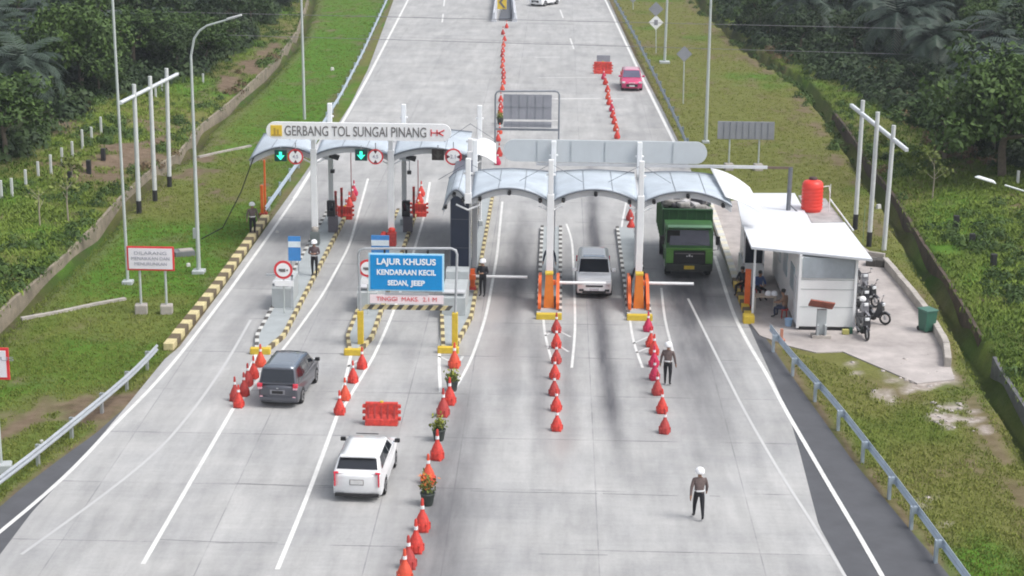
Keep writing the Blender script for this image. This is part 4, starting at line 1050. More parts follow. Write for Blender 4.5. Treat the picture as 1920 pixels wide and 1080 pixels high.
# portal seen from behind, beyond the right canopy
Yv = 115.3
def PV(px, py): p = atY(px, py, Yv); return Vector((p.x, 0, p.z))
t = thing('height_portal', 'dark grey pipe portal seen from behind beyond the right canopy', 'portal', (0, Yv, 0))
TL, TR = PV(929, 171), PV(1049, 171); m_ = mat('portal_dark', (.24, .26, .29), .5, .2); mb = MB()
mb.path([Vector((TL.x, 0, 0)), TL + Vector((0, 0, -.25)), TL + Vector((.08, 0, -.06)), TL + Vector((.28, 0, 0)), TR + Vector((-.28, 0, 0)), TR + Vector((-.08, 0, -.06)), TR + Vector((0, 0, -.25)), Vector((TR.x, 0, 0))], .06, m_, 8); mb.build('frame', t)
mb = MB(); q = PV(930, 242); mb.box(((TL.x + TR.x) / 2, 0, q.z), (TR.x - TL.x, .1, .14), m_); mb.build('height_bar', t)
for (x0, y0, x1, y1), nm in (((944, 176, 1034, 224), 'upper'), ((944, 227, 1034, 239), 'lower')):
    a, b = PV(x0, y0), PV(x1, y1); mb = MB(); mb.box((0, 0, 0), (b.x - a.x, .05, a.z - b.z), sign_back_grey)
    for k in range(1, 6): mb.box(((b.x - a.x) * (k / 6 - .5), -.035, 0), (.035, .03, (a.z - b.z) * .94), m_)
    mb.box((0, -.035, 0), (b.x - a.x, .03, .03), m_)
    o = mb.build('lane_sign', loc=((a.x + b.x) / 2, Yv - .1, (a.z + b.z) / 2)); tag(o, '%s ribbed grey sign back hanging in the far portal' % nm, 'sign')

def two_post_sign(label, bases, corners, txts, face, border, blocks=True, back=False, z0=0, lc=letter_grey):
    P = [tg(*b) for b in bases]; Yc = sum(p.y for p in P) / len(P); a, b = atY(corners[0], corners[1], Yc), atY(corners[2], corners[3], Yc)
    t = thing('notice_sign', label, 'sign', ((a.x + b.x) / 2, Yc, P[0].z)); ox, oz = t.location.x, t.location.z; W, H = b.x - a.x, a.z - b.z; zc = (a.z + b.z) / 2 - oz
    mb = MB(); mb.box((0, -.02, zc), (W, .05, H), border); mb.build('panel' if back else 'border', t, bevel=.02)
    if back:
        mb = MB(); n = 9
        for k in range(1, n): mb.box((W * (k / n - .5), -.06, zc), (.035, .03, H * .95), mat('sign_rib_dark', (.20, .21, .25), .6))
        mb.build('stiffener', t)
    else:
        mb = MB(); mb.box((0, -.045, zc), (W - .17, .03, H - .17), face); mb.build('panel', t)
        for k, s in enumerate(txts): text_mesh(s, H * .19, lc, 'lettering', t, (0, -.066, zc + H * (.22 - .22 * k)), width=W * (.68 if k % 2 == 0 else .80), depth=.004)
    for p in P:
        mb = MB(); mb.tube((p.x - ox, .06, -.1), (p.x - ox, .06, zc + H * .45), .055, pole_mat, n=9); mb.build('post', t)
        if blocks: mb = MB(); mb.box((p.x - ox, .06, .18), (.55, .5, .5), old_con, rot=.15); mb.build('footing', t, bevel=.05)
    return t
two_post_sign('white sign with a red border on two posts on the left grass verge', [(263, 590), (314, 586)], (237, 461, 328, 508), ['DILARANG', 'MENAIKKAN DAN', 'MENURUNKAN'], mat('notice_white', (.80, .77, .83), .5, var=.04), sign_red)
two_post_sign('grey ribbed back of a road sign standing on the right grass verge', [(1363, 312), (1425, 327)], (1346, 227, 1451, 262), [], None, sign_back_grey, True, True)
# the one cut by the left edge
p = tg(4, 885); Yc = p.y; a, b = atY(-72, 650, Yc), atY(20, 712, Yc)
t = thing('notice_sign', 'white notice with a red border cut off by the left edge', 'sign', ((a.x + b.x) / 2, Yc, p.z)); W, H = b.x - a.x, a.z - b.z; zc = (a.z + b.z) / 2 - p.z; ox = t.location.x
mb = MB(); mb.box((0, -.02, zc), (W, .05, H), sign_red); mb.build('border', t, bevel=.03)
mb = MB(); mb.box((0, -.045, zc), (W - .2, .03, H - .2), MATS['notice_white']); mb.build('panel', t)
text_mesh('KHUSUS', .2, letter_grey, 'lettering', t, (.2, -.066, zc + .18), width=1.5, depth=.004)
mb = MB(); mb.tube((p.x - ox - .03, .05, -.1), (p.x - ox - .06, .05, zc), .06, pole_mat, n=9); mb.tube((p.x - ox - 1.4, .05, -.1), (p.x - ox - 1.4, .05, zc), .06, pole_mat, n=9); mb.build('post', t)
mb = MB(); mb.box((p.x - ox + .05, .05, .12), (.55, .5, .4), block_con, rot=.2); mb.build('footing', t, bevel=.05)

# ------------------------------------------------------------------ booth and blocks on the islands
fl, frr = gr(858, 527), gr(893, 529); Y0 = fl.y; x0, x1 = -5.02, -4.12; Hh = 4.4; Lb = 12.0
t = thing('control_booth', 'tall dark navy booth on the wide toll island', 'booth', ((x0 + x1) / 2, Y0, .15)); wx = (x1 - x0)
mb = MB(); mb.box((0, Lb / 2, Hh / 2), (wx, Lb, Hh), navy); mb.build('wall', t, bevel=.02)
mb = MB(); mb.box((0, Lb / 2, Hh + .06), (wx + .14, Lb + .14, .10), mat('booth_cap', (.10, .11, .14), .5)); mb.build('roof', t)
mb = MB(); mb.box((wx / 2 + .04, -.02, Hh / 2), (.08, .08, Hh), fascia_m); mb.box((-wx / 2 + .02, -.02, Hh / 2), (.03, .05, Hh), canopy_rib); mb.build('corner_trim', t)
for k in range(4):
    mb = MB(); mb.box((wx / 2 + .02, 1.6 + k * 2.9, 2.3), (.05, 2.5, 3.4), navy_glass); mb.build('window', t)
mb = MB()
for z in (1.5, 2.9): mb.box((0, -.006, z), (wx, .02, .02), canopy_rib)
mb.build('panel_joint', t)
def crash_block(label, x0, x1, pxy, h, dy, step=None):
    Yn = Yg(*pxy); t = thing('crash_block', label, 'concrete block', ((x0 + x1) / 2, Yn, .15)); w = x1 - x0
    mb = MB(); mb.prism([(0, 0), (dy, 0), (dy, h), (.35, h), (0, h * .82)], -w / 2, w / 2, block_con, 'x'); mb.build('body', t, bevel=.03)
    mb = MB(); mb.box((0, .3, h + .03), (w * .96, .5, .06), fascia_m); mb.build('cap', t)
    if step: mb = MB(); mb.box((0, dy + .5, step / 2), (w, .95, step), block_con); mb.build('step', t, bevel=.02)
    return t
crash_block('pale concrete crash block behind the round sign on the leftmost island', -12.72, -11.85, (530, 583), 1.1, 2.4)
crash_block('pale concrete crash block in front of the dark booth', -5.0, -3.95, (865, 598), 1.0, 2.6, 1.35)
crash_block('concrete crash block behind the blue sign portal', -8.85, -7.95, (712, 588), 1.0, 2.4)
# grey angle frame beside the first block
mb = MB(); Yn = Yg(560, 588); mb.box((-11.75, Yn + .1, .95), (.09, .09, 1.6), steel); mb.box((-12.3, Yn + .1, 1.75), (1.2, .09, .10), steel); tag(mb.build('angle_frame'), 'grey steel angle frame beside the leftmost crash block', 'frame')
def round_board(label, base, ctr, r, plate):
    p = gr(*base, .15); c = atY(ctr[0], ctr[1], p.y); t = thing('prohibition_sign', label, 'road sign', (p.x, p.y, .15))
    x, z = c.x - p.x, c.z - .15
    mb = MB(); mb.tube((x, .05, 0), (x, .05, z + r * .6), .03, pole_mat); mb.build('post', t)
    mb = MB(); mb.tube((x, 0, z), (x, .03, z), r, sign_red, n=28, smooth=False); mb.tube((x, -.008, z), (x, .02, z), r * .74, sign_white, n=28, smooth=False); mb.build('disc', t)
    mb = MB(); mb.box((x - .05, -.02, z), (r * .7, .012, r * .24), letter_dark); mb.box((x + r * .42, -.02, z - .015), (r * .18, .012, r * .16), letter_dark); mb.box((x - .02, -.02, z - r * .17), (r * .55, .012, r * .08), letter_dark); mb.build('truck_symbol', t)
    mb = MB(); mb.box((x + .03, 0, z - r - .2), (plate, .03, .26), sign_white); mb.build('plate', t)
round_board('round red ringed truck ban sign on the leftmost island', (530, 588), (531, 506), .42, .85)
round_board('round red ringed sign half hidden by the left side of the blue sign', (690, 590), (689, 503), .40, .6)
# blue and white totems
def totem(label, base, x0, y0, x1, y1):
    p = gr(*base, .15); a, b = atY(x0, y0, p.y), atY(x1, y1, p.y); W, H = b.x - a.x, a.z - b.z; t = thing('blue_totem', label, 'information sign', ((a.x + b.x) / 2, p.y, .15)); zc = (a.z + b.z) / 2 - .15
    mb = MB(); mb.box((0, 0, zc - H * .22), (W, .07, H * .56), mat('totem_blue', (.06, .26, .62), .4)); mb.box((0, 0, zc + H * .40), (W, .07, H * .20), MATS['totem_blue']); mb.build('panel', t)
    mb = MB(); mb.box((0, -.01, zc + H * .18), (W * .98, .07, H * .24), mat('totem_white', (.72, .80, .85), .5)); mb.build('band', t)
    mb = MB(); mb.box((W * .3, .05, zc / 2), (.05, .05, zc), steel); mb.box((-W * .3, .05, zc / 2), (.05, .05, zc), steel); mb.build('post', t)
totem('blue and white upright panel beside the officer on the leftmost island', (553, 512), 540, 443, 564, 489)
totem('blue and white box panel peeking over the blue sign portal', (712, 492), 696, 441, 730, 485)
# lane equipment on the two left islands
def equip(x, Y, red, label):
    t = thing('lane_cabinet', label, 'cabinet', (x, Y, .15)); mb = MB(); mb.box((0, 0, .36), (.46, .4, .72), dark_red if red else mat('cabinet_grey', (.14, .16, .16), .5)); mb.build('cabinet', t, bevel=.03)
    mb = MB(); mb.lathe([(.16, .72), (.2, .86), (.12, .95)], old_con if not red else red_plastic, 10); mb.build('cap', t)
equip(-12.35, YFL - .35, False, 'grey cabinet at the foot of the left canopy column'); equip(-8.4, YFL - .3, True, 'dark red cabinet at the foot of the middle canopy column')
mb = MB(); mb.lathe([(.2, .15), (.26, .5), (.1, .8)], red_plastic, 10, X=Matrix.Translation((-8.85, YFL + .1, 0))); tag(mb.build('red_bucket'), 'red plastic tub beside the dark red cabinet', 'tub')
for (bx, by, w_, h_, nm) in ((625, 434, .42, 1.35, 'left'), (765, 434, .42, 1.35, 'middle')):
    p = gr(bx, by, .15); t = thing('payment_machine', 'black screened payment machine under the %s part of the left canopy' % nm, 'machine', (p.x, p.y, .15))
    mb = MB(); mb.box((0, 0, .42), (.5, .45, .84), mat('machine_grey', (.13, .12, .14), .5)); mb.build('base', t, bevel=.02)
    mb = MB(); mb.box((-.1, 0, 1.25), (w_, .3, .85), black); mb.build('screen_box', t, bevel=.02)
    mb = MB(); mb.box((-.1, -.155, 1.35), (w_ * .7, .02, .4), glass); mb.build('screen', t)
for (bx, by, tx, ty, nm) in ((641, 408, 640, 352, 'tall dark red striped post, leftmost behind the left canopy'), (776, 408, 775, 350, 'dark red striped post behind the middle of the left canopy'), (630, 412, 628, 358, 'thin brown post right of the left payment machine')):
    p = gr(bx, by, .15); z = atY(tx, ty, p.y).z; mb = MB(); n = 7
    for k in range(n): mb.box((p.x, p.y, .15 + (z - .15) * (k + .5) / n), (.13, .13, (z - .15) / n), dark_red if k % 2 == 0 else mat('post_maroon', (.22, .05, .04), .6))
    tag(mb.build('striped_post'), nm, 'post')
for (px, py, tx, ty, nm) in ((659, 378, 656, 285, 'thin dark pole between the left lanes'), (784, 378, 783, 300, 'thin reddish pole behind the middle lane')):
    p = gr(px, py); z = atY(tx, ty, p.y).z; mb = MB(); mb.tube((p.x, p.y, 0), (p.x, p.y, z), .028, mat('thin_pole', (.25, .14, .14), .5)); tag(mb.build('thin_pole'), nm, 'pole')
# red marker posts beside lanes
def post_box(name, base, top, w, m, label, cat='post', z0=0.0, d=None):
    p = gr(*base, z0); z = atY(top[0], top[1], p.y).z; t = thing(name, label, cat, (p.x, p.y, z0)); h = z - z0
    mb = MB(); mb.box((0, 0, h / 2), (w, d or w, h), m); mb.build('post', t, bevel=.02)
    mb = MB(); mb.box((0, 0, .06), (w + .12, (d or w) + .12, .12), dark_red); mb.build('base', t); return t
post_box('orange_post', (498, 402), (497, 300), .10, orange, 'tall orange post under the left end of the left canopy')
post_box('orange_post', (492, 403), (491, 347), .16, orange, 'short orange post left of the tall orange post')
post_box('orange_post', (886, 542), (886, 504), .22, orange, 'orange gate post in front of the dark booth', z0=.3)
post_box('orange_post', (1400, 578), (1402, 505), .25, orange, 'orange post at the end of the right kerb')
def gate_cabinet(x, Y, label, boomY, boom_to, side):
    t = thing('barrier_cabinet', label, 'barrier machine', (x, Y, .15), 0, 'orange barrier cabinets')
    mb = MB(); mb.prism([(-.24, 0), (.24, 0), (.16, 1.55), (-.16, 1.55)], -.1, .32, orange_flat, 'y'); mb.build('cabinet', t, bevel=.03)
    for sx in (-.42, .40):
        mb = MB(); mb.prism([(-.4, 0), (1.9, 0), (1.9, 1.15), (.7, 1.15), (-.4, .35)], sx - .07, sx + .07, orange, 'x'); mb.build('guard', t, bevel=.03)
    mb = MB(); mb.box((0, .12, 1.6), (.36, .46, .08), yellow); mb.build('lid', t)
    b = MB(); b.tube((.2, .7, 1.0), (boom_to - x, .7, 1.0), .07, white_paint, n=10); b.box((.15, .7, 1.0), (.3, .2, .2), orange); bo = b.build('boom_arm', t); bo['label'] = 'white boom lowered across the lane'
    return t
gate_cabinet(-.24, Yg(1046, 583), 'orange barrier cabinet on the island left of the white hatchback', 0, 2.35, 1)
gate_cabinet(3.84, Yg(1214, 584), 'orange barrier cabinet on the island left of the green truck', 0, 6.35, 1)
p = gr(1200, 565); mb = MB(); mb.box((3.5, p.y, .75), (.16, .35, 1.1), black); tag(mb.build('black_panel', bevel=.03), 'black upright panel left of the right orange cabinet', 'panel')
p = gr(886, 545, .3); mb = MB(); mb.tube((p.x, p.y, 1.0), (p.x + 2.55, p.y, 1.0), .065, white_paint, n=10); mb.box((p.x, p.y + .05, .95), (.3, .25, .22), orange); tag(mb.build('boom_arm'), 'white boom arm reaching right from the orange post by the dark booth', 'barrier arm')

# ------------------------------------------------------------------ masts, lamps and poles
def mast(name, base, top, r0, r1, m, label, cat, z_extra=0, parts=None, foot=None):
    p = tg(*base); q = atY(top[0], top[1], p.y); t = thing(name, label, cat, p)
    h = q.z - p.z + z_extra; dx = (q.x - p.x) * (h / max(q.z - p.z, .1))
    mb = MB(); mb.path([(0, 0, -.2), (dx * .5, 0, h * .5), (dx, 0, h)], [r0, (r0 + r1) / 2, r1], m, 10); mb.build('pole', t)
    if foot: mb = MB(); mb.box((0, 0, .07), (foot, foot, .2), block_con); mb.build('footing', t, bevel=.03)
    return t, Vector((dx, 0, h))
t, tp = mast('radio_mast', (240, 532), (211, 0), .075, .06, pole_mat, 'tall thin pale mast leaning left behind the red bordered sign', 'mast', 1.5, foot=.5)
t, tp = mast('street_lamp', (373, 512), (358, 105), .11, .06, pole_mat, 'curved arm street lamp on the left verge', 'street lamp', foot=.6)
p = tg(373, 512); q1, q2, q3 = [atY(*v, p.y) - Vector((p.x, p.y, p.z)) for v in ((364, 72), (388, 48), (443, 32))]
mb = MB(); mb.path([tp, q1, q1.lerp(q2, .5) + Vector((-.05, 0, .06)), q2, q3], [.06, .055, .05, .045, .04], pole_mat, 8); mb.build('arm', t)
mb = MB(); mb.box(q3 + Vector((-.1, 0, 0)), (.75, .2, .09), fascia_m, rot=Matrix.Rotation(-.28, 3, 'Y')); mb.build('lamp_head', t, bevel=.03)
mb = MB(); mb.box((-.14, 0, 2.0), (.14, .2, .5), steel); mb.build('service_box', t)
t, tp = mast('street_lamp', (571, 224), (565, 0), .11, .07, pole_mat, 'straight lamp pole rising behind the name sign', 'street lamp', 2.0)
t, tp = mast('street_lamp', (1323, 268), (1333, 0), .13, .07, pole_mat, 'tallest lamp pole on the right verge behind the grey sign back', 'street lamp', 2.0, foot=.5)
t, tp = mast('street_lamp', (1246, 118), (1251, 0), .13, .08, pole_mat, 'lamp pole with a pale footing at the top right verge', 'street lamp', 3, foot=.9)
def frame_of_poles(specs, bar, label, band):
    P = [tg(*s[0]) for s in specs]; t = thing('pole_frame', label, 'utility poles', P[0]); o = P[0]
    for p, s in zip(P, specs):
        q = atY(s[1][0], s[1][1], p.y); mb = MB(); mb.path([p - o + Vector((0, 0, -.2)), q - o], [.13, .115], pale_pole, 10); k = mb.build('pole', t)
        if s[2]: mb = MB(); mb.path([p - o + Vector((0, 0, -.1)), (p - o).lerp(q - o, s[2])], .145, black_band, 10); mb.build('black_foot', t)
    Ya, Yb_ = P[0].y, P[-1].y
    a = atY(bar[0], bar[1], Ya + (Ya - Yb_) * bar[4]); b = atY(bar[2], bar[3], Yb_ - (Ya - Yb_) * bar[4])
    mb = MB(); d = b - a; mb.path([a - o + Vector((0, -.2, 0)), b - o + Vector((0, -.2, 0))], .12, mat('bar_grey', (.62, .65, .68), .5), 4); mb.build('crossbar', t)
    return t
frame_of_poles([((261, 400), (251, 158), .10), ((291, 377), (281, 143), .09), ((318, 350), (312, 128), .09)], (227, 192, 334, 138, .35), 'three white poles joined by a slanting crossbar on the left', .1)
frame_of_poles([((1603, 430), (1618, 188), .12), ((1629, 462), (1646, 210), .11), ((1657, 470), (1676, 235), 0)], (1595, 196, 1699, 280, .35), 'three white poles joined by a slanting crossbar on the right', .1)
# lamp head reaching in from the right
p = tg(2010, 560); hd = atY(1832, 331, p.y); t = thing('street_lamp', 'lamp head on an arm reaching in from the right edge', 'street lamp', p)
a1 = atY(2005, 385, p.y) - p; h1 = hd - p; mb = MB(); mb.path([(0, 0, -.2), (a1.x, 0, a1.z - 1.0)], [.11, .07], pole_mat, 9); mb.build('pole', t)
mid = h1.lerp(a1, .30); mb = MB(); mb.path([(a1.x, 0, a1.z - 1.0), (a1.x - .1, 0, a1.z - .35), a1.lerp(mid, .25), mid], .045, pole_mat, 8); mb.build('arm', t)
dr = (mid - h1).normalized(); ang = math.atan2(dr.z, dr.x); mb = MB(); mb.box(h1 + dr * .42, (1.05, .28, .13), mat('lamp_shell', (.72, .76, .76), .4), rot=Matrix.Rotation(-ang, 3, 'Y'), taper=.7); mb.build('lamp_head', t, bevel=.05)
# far signs on the right verge
def diamond(base, ctrs, s, label):
    p = tg(*base); t = thing('diamond_sign', label, 'road sign', p); z = 0
    for (cx, cy, white) in ctrs:
        c = atY(cx, cy, p.y); x, zz = c.x - p.x, c.z - p.z; z = max(z, zz)
        mb = MB(); m = sign_white if white else sign_back_grey
        mb.box((x, -.05, zz), (s, .03, s), m, rot=Matrix.Rotation(R(45), 3, 'Y')); mb.build('plate', t)
        if white: mb = MB(); mb.box((x, -.075, zz), (s * .35, .02, s * .5), sign_back_grey); mb.build('symbol', t)
    mb = MB(); mb.tube((0, 0, -.1), (x, 0, z), .045, pole_mat); mb.build('post', t)
diamond((1230, 100), [(1230, 42, True), (1230, 17, False)], .95, 'pair of diamond plates on one post at the top right verge'); diamond((1281, 195), [(1283, 101, False)], .85, 'single grey diamond sign back nearest on the right verge'); diamond((1187, 18), [(1187, -4, False)], .8, 'pale sign post at the very top of the right verge')
# cables
def cable(p0, p1, sag, label, r=.022, Y=150.0):
    a, b = atY(*p0, Y), atY(*p1, Y); mb = MB(); n = 24; mb.path([a.lerp(b, i / n) + Vector((0, 0, -sag * math.sin(math.pi * i / n))) for i in range(n + 1)], r, mat('cable_grey', (.20, .20, .22), .6), 5)
    tag(mb.build('overhead_cable'), label, 'cable')
cable((-60, 14), (1990, 60), .0, 'upper of two thin overhead cables crossing the far road'); cable((-60, 52), (1990, 110), .0, 'lower of two thin overhead cables crossing the far road')
# cable hanging beside the left canopy
p = atY(476, 294, YFL); q = tg(378, 455); mb = MB(); mb.path([p, p.lerp(q, .25) + Vector((0, 0, -.7)), p.lerp(q, .6) + Vector((0, 0, -1.0)), q + Vector((0, 0, .2))], .03, black, 5); tag(mb.build('hanging_cable'), 'black cable drooping from the left canopy to the curved lamp', 'cable')

# ------------------------------------------------------------------ guard rails
def guardrail(pts, label, h=.62, mt=None, post_gap=2.6, z0=None):
    P = [Vector(gr(*q, h)).xy for q in pts]; mt = mt or rail_steel
    dense = []
    for a, b in zip(P, P[1:]):
        n = max(1, int((b - a).length / .8)); dense += [a.lerp(b, i / n) for i in range(n)]
    dense.append(P[-1]); D = np.array([tuple(d) for d in dense])
    for _ in range(6): D[1:-1] = (D[:-2] + 2 * D[1:-1] + D[2:]) / 4
    t = thing('guardrail', label, 'guardrail', (D[0][0], D[0][1], 0)); ox, oy = D[0]
    T = np.gradient(D, axis=0); T /= np.linalg.norm(T, axis=1)[:, None]; Nn = np.stack([-T[:, 1], T[:, 0]], 1)
    sgn = 1 if D[:, 0].mean() > 0 else -1; Nn *= sgn      # towards the road
    prof = [(0, -.16), (.06, -.10), (.06, -.06), (0, 0), (.06, .06), (.06, .10), (0, .16)]
    mb = MB(); k = len(prof); vs = []
    for (x, y), (nx, ny) in zip(D, Nn):
        for a, b in prof: vs.append((x + nx * a - ox, y + ny * a - oy, h + b))
    mb.add(vs, [(i * k + j, (i + 1) * k + j, (i + 1) * k + j + 1, i * k + j + 1) for i in range(len(D) - 1) for j in range(k - 1)], mt)
    o = mb.build('beam', t, recalc=False); s = o.modifiers.new('thickness', 'SOLIDIFY'); s.thickness = .012
    acc = post_gap / 2; last = D[0]; cnt = 0
    for (x, y), (nx, ny) in zip(D, Nn):
        acc += math.hypot(x - last[0], y - last[1]); last = (x, y)
        if acc >= post_gap and cnt < 60:
            acc = 0; cnt += 1; mb = MB(); a = math.atan2(ny, nx); mb.box((x - nx * .17 - ox, y - ny * .17 - oy, h / 2 - .05), (.10, .14, h + .34), mt, rot=a); mb.box((x - nx * .08 - ox, y - ny * .08 - oy, h), (.16, .12, .24), mt, rot=a); mb.build('post', t)
    return t
guardrail([(1442, 612), (1475, 655), (1560, 748), (1640, 850), (1720, 955), (1800, 1065), (1840, 1120)], 'blue grey guardrail running down the right side to the lower right corner')
guardrail([(-60, 945), (0, 900), (60, 856), (120, 806), (200, 742), (260, 690), (294, 652)], 'guardrail curving from the left edge to the block kerb', mt=steel)
guardrail([(497, 392), (530, 345), (562, 300), (600, 240), (640, 175), (680, 98), (725, 0), (752, -60)], 'long guardrail along the left of the far road', post_gap=4)
guardrail([(1292, 300), (1286, 262), (1262, 210), (1235, 155), (1195, 75), (1150, -5), (1125, -60)], 'long dark guardrail along the right of the far road', post_gap=4, mt=mat('rail_dark', (.25, .30, .34), .5, .3))
# ------------------------------------------------------------------ traffic cones and barriers
def make_cone(m_body, label):
    t = thing('traffic_cone', label, 'traffic cone')
    mb = MB(); mb.lathe([(.36, 0), (.36, .06), (.33, .08)], m_body, 4); mb.build('base', t, bevel=.02)
    mb = MB(); mb.lathe([(.33, .07), (.315, .20), (.26, .34), (.19, .46), (.11, .56), (.085, .64)], m_body, 12)
    for k in range(6):
        a = k * math.pi / 3; mb.box((math.cos(a) * .29, math.sin(a) * .29, .16), (.10, .09, .2), m_body, rot=a)
    mb.build('body', t, bevel=.015)
    mb = MB(); mb.lathe([(.085, .64), (.07, .80), (.06, .93), (.035, .97)], m_body, 10); mb.build('tip', t)
    mb = MB(); mb.lathe([(.088, .66), (.082, .76)], white_paint, 10); mb.build('reflective_band', t)
    return t
cones = {k: make_cone(m, 'x') for k, m in (('red', red_plastic), ('dark', dark_red), ('crimson', crimson), ('orange', orange_red))}
for c in cones.values(): freeze(c)
used_cone = {k: False for k in cones}
def put_cone(kind, p, label, group, s=1.0):
    if not used_cone[kind]: o = cones[kind]; used_cone[kind] = True
    else: o = copy_tree(cones[kind])
    o.location = (p.x, p.y, p.z); o.rotation_euler = (0, 0, random.uniform(-.35, .35)); o.scale = (s * .88, s * .88, s * random.uniform(1.2, 1.32)); tag(o, label, 'traffic cone', group); return o
def cone_row(pts, kinds, rowname, s=1.0):
    pts = sorted(pts, key=lambda q: -q[1])
    for i, (x, y) in enumerate(pts):
        k = kinds[i % len(kinds)]; col = {'red': 'red', 'dark': 'dark red', 'crimson': 'bright crimson', 'orange': 'orange red'}[k]
        put_cone(k, gr(x, y + 1), '%s cone, %s from the camera %s' % (col, ORD[i], rowname), 'traffic cones ' + rowname, s * .76)
cone_row([(489, 686), (476, 708), (465, 722), (458, 741), (448, 762), (441, 750)], ['red', 'dark', 'dark', 'dark', 'red', 'orange'], 'before the leftmost island')
cone_row([(679, 690), (662, 716), (647, 749), (637, 776)], ['red', 'orange', 'red', 'red'], 'before the blue sign portal')
cone_row([(852, 688), (843, 757), (831, 779), (820, 860), (803, 905), (792, 994), (780, 1034), (759, 1088), (766, 1064)], ['orange', 'dark', 'red', 'red', 'orange', 'red', 'dark', 'red', 'orange'], 'among the flower pots', 1.15)
cone_row([(1043, 622), (1043, 651), (1043, 680), (1040, 709), (1039, 740), (1043, 769), (1044, 806)], ['red', 'red', 'dark', 'red', 'dark', 'red', 'dark'], 'before the left orange cabinet')
cone_row([(1215, 620), (1220, 649), (1226, 664), (1226, 686), (1227, 711), (1232, 739), (1241, 773), (1246, 811)], ['dark', 'red', 'dark', 'crimson', 'crimson', 'red', 'red', 'crimson'], 'beside the standing officer', 1.0)
cone_row([(950, 52), (943, 64), (946, 76), (944, 87), (943, 97), (942, 106), (943, 116), (942, 127), (944, 138), (944, 147), (944, 157), (942, 169), (939, 190), (939, 203), (938, 213), (937, 250), (934, 264)], ['red', 'orange', 'red', 'dark'], 'up the far road middle', .85)
cone_row([(1132, 148), (1135, 158), (1139, 172), (1140, 185), (1142, 196), (1147, 208), (1149, 220), (1152, 232), (1155, 245), (1157, 259)], ['red', 'orange', 'red', 'red', 'crimson'], 'left of the red car', .95)
cone_row([(664, 366), (661, 376), (655, 389), (649, 402)], ['dark', 'red', 'dark', 'crimson'], 'behind the left payment machine', 1.0)
cone_row([(790, 367), (787, 382), (784, 396)], ['orange', 'red', 'red'], 'behind the middle payment machine', 1.0)
cone_row([(1181, 412), (1183, 430)], ['red', 'dark'], 'left of the green truck', 1)
cone_row([(936, 292), (933, 308)], ['crimson', 'red'], 'just past the white canopy end', .95)
def water_barrier(base, label, w=1.2, h=.85, rz=0, z=0):
    p = gr(*base); t = thing('water_barrier', label, 'barrier', (p.x, p.y, 0), rz)
    mb = MB(); mb.prism([(-.25, 0), (.25, 0), (.22, .22), (.12, h * .5), (.09, h), (-.09, h), (-.12, h * .5), (-.22, .22)], -w / 2, w / 2, red_plastic, 'x')
    for k in range(5): mb.prism([(-.235, .05), (-.10, h * .92), (-.06, h * .92), (-.1, .05)], -w / 2 + w * (k + .5) / 5 - .03, -w / 2 + w * (k + .5) / 5 + .03, dark_red, 'x')
    mb.build('body', t, bevel=.025)
    for s in (-1, 1):
        mb = MB()
        for z_ in (.22, .48, .70): mb.box((s * (w / 2 + .05), 0, z_), (.12, .18, .10), red_plastic)
        mb.build('coupling_lugs', t)
    mb = MB(); mb.lathe([(.07, h), (.07, h + .05)], yellow, 10); mb.build('filler_cap', t); return t
water_barrier((716, 795), 'red plastic water barrier standing between the two near cars')
water_barrier((1130, 138), 'red plastic barrier at the head of the cone row left of the red car', 1.5, 1.0)
p = gr(1131, 130); q = atY(1131, 114, p.y); mb = MB(); mb.box((p.x, p.y, q.z), (1.15, .12, .95), sign_back_grey); mb.box((p.x, p.y + .08, q.z / 2), (.08, .08, q.z), steel)
tag(mb.build('board'), 'grey board standing over the red barrier on the far road', 'board')
water_barrier((786, 405), 'red barrier under the left canopy beside the dark red post', .8, .7); water_barrier((647, 410), 'orange red barrier behind the left payment machine', .8, .7)
def flower_pot(base, label, tall, col, seed):
    p = gr(*base); t = thing('potted_plant', label, 'potted plant', p, 0, 'flower pots among the cones')
    mb = MB(); mb.lathe([(.20, 0), (.24, .1), (.30, .42), (.33, .46), (.33, .5), (.28, .5), (.27, .44), (.02, .44)], pot_m, 18); mb.build('pot', t); t.scale = (.78, .78, .88)
    r = np.random.default_rng(seed); n = 170
    c = np.stack([r.normal(0, .17, n), r.normal(0, .17, n), .55 + np.abs(r.normal(0, tall, n))], 1); co, qd = quads_from(c, r.uniform(.05, .12, n), None, seed=seed); np_mesh('foliage', co, qd, lf_light, attrs=[('tone', np.repeat(r.uniform(0, 1, n), 4))], parent=t)
    n = 70; c = np.stack([r.normal(0, .16, n), r.normal(0, .14, n), .65 + np.abs(r.normal(0, tall, n))], 1); co, qd = quads_from(c, r.uniform(.05, .11, n), None, seed=seed + 1); np_mesh('blossom', co, qd, col, parent=t)
    mb = MB()
    for k in range(5): a = k * 1.26; mb.tube((0, 0, .4), (math.cos(a) * .15, math.sin(a) * .15, .75), .01, bark, n=5)
    mb.build('stem', t)
flower_pot((802, 947), 'black pot of tall orange and yellow flowers, nearest of the pots', .30, petal, 5)
flower_pot((823, 826), 'black pot of yellow green foliage, second of the pots from the camera', .18, plant_yel, 6)
flower_pot((848, 733), 'black pot of green leaves near the yellow island end', .16, plant_yel, 7)
flower_pot((938, 233), 'dark potted plant in the far cone row by the grey portal', .22, plant_yel, 8)

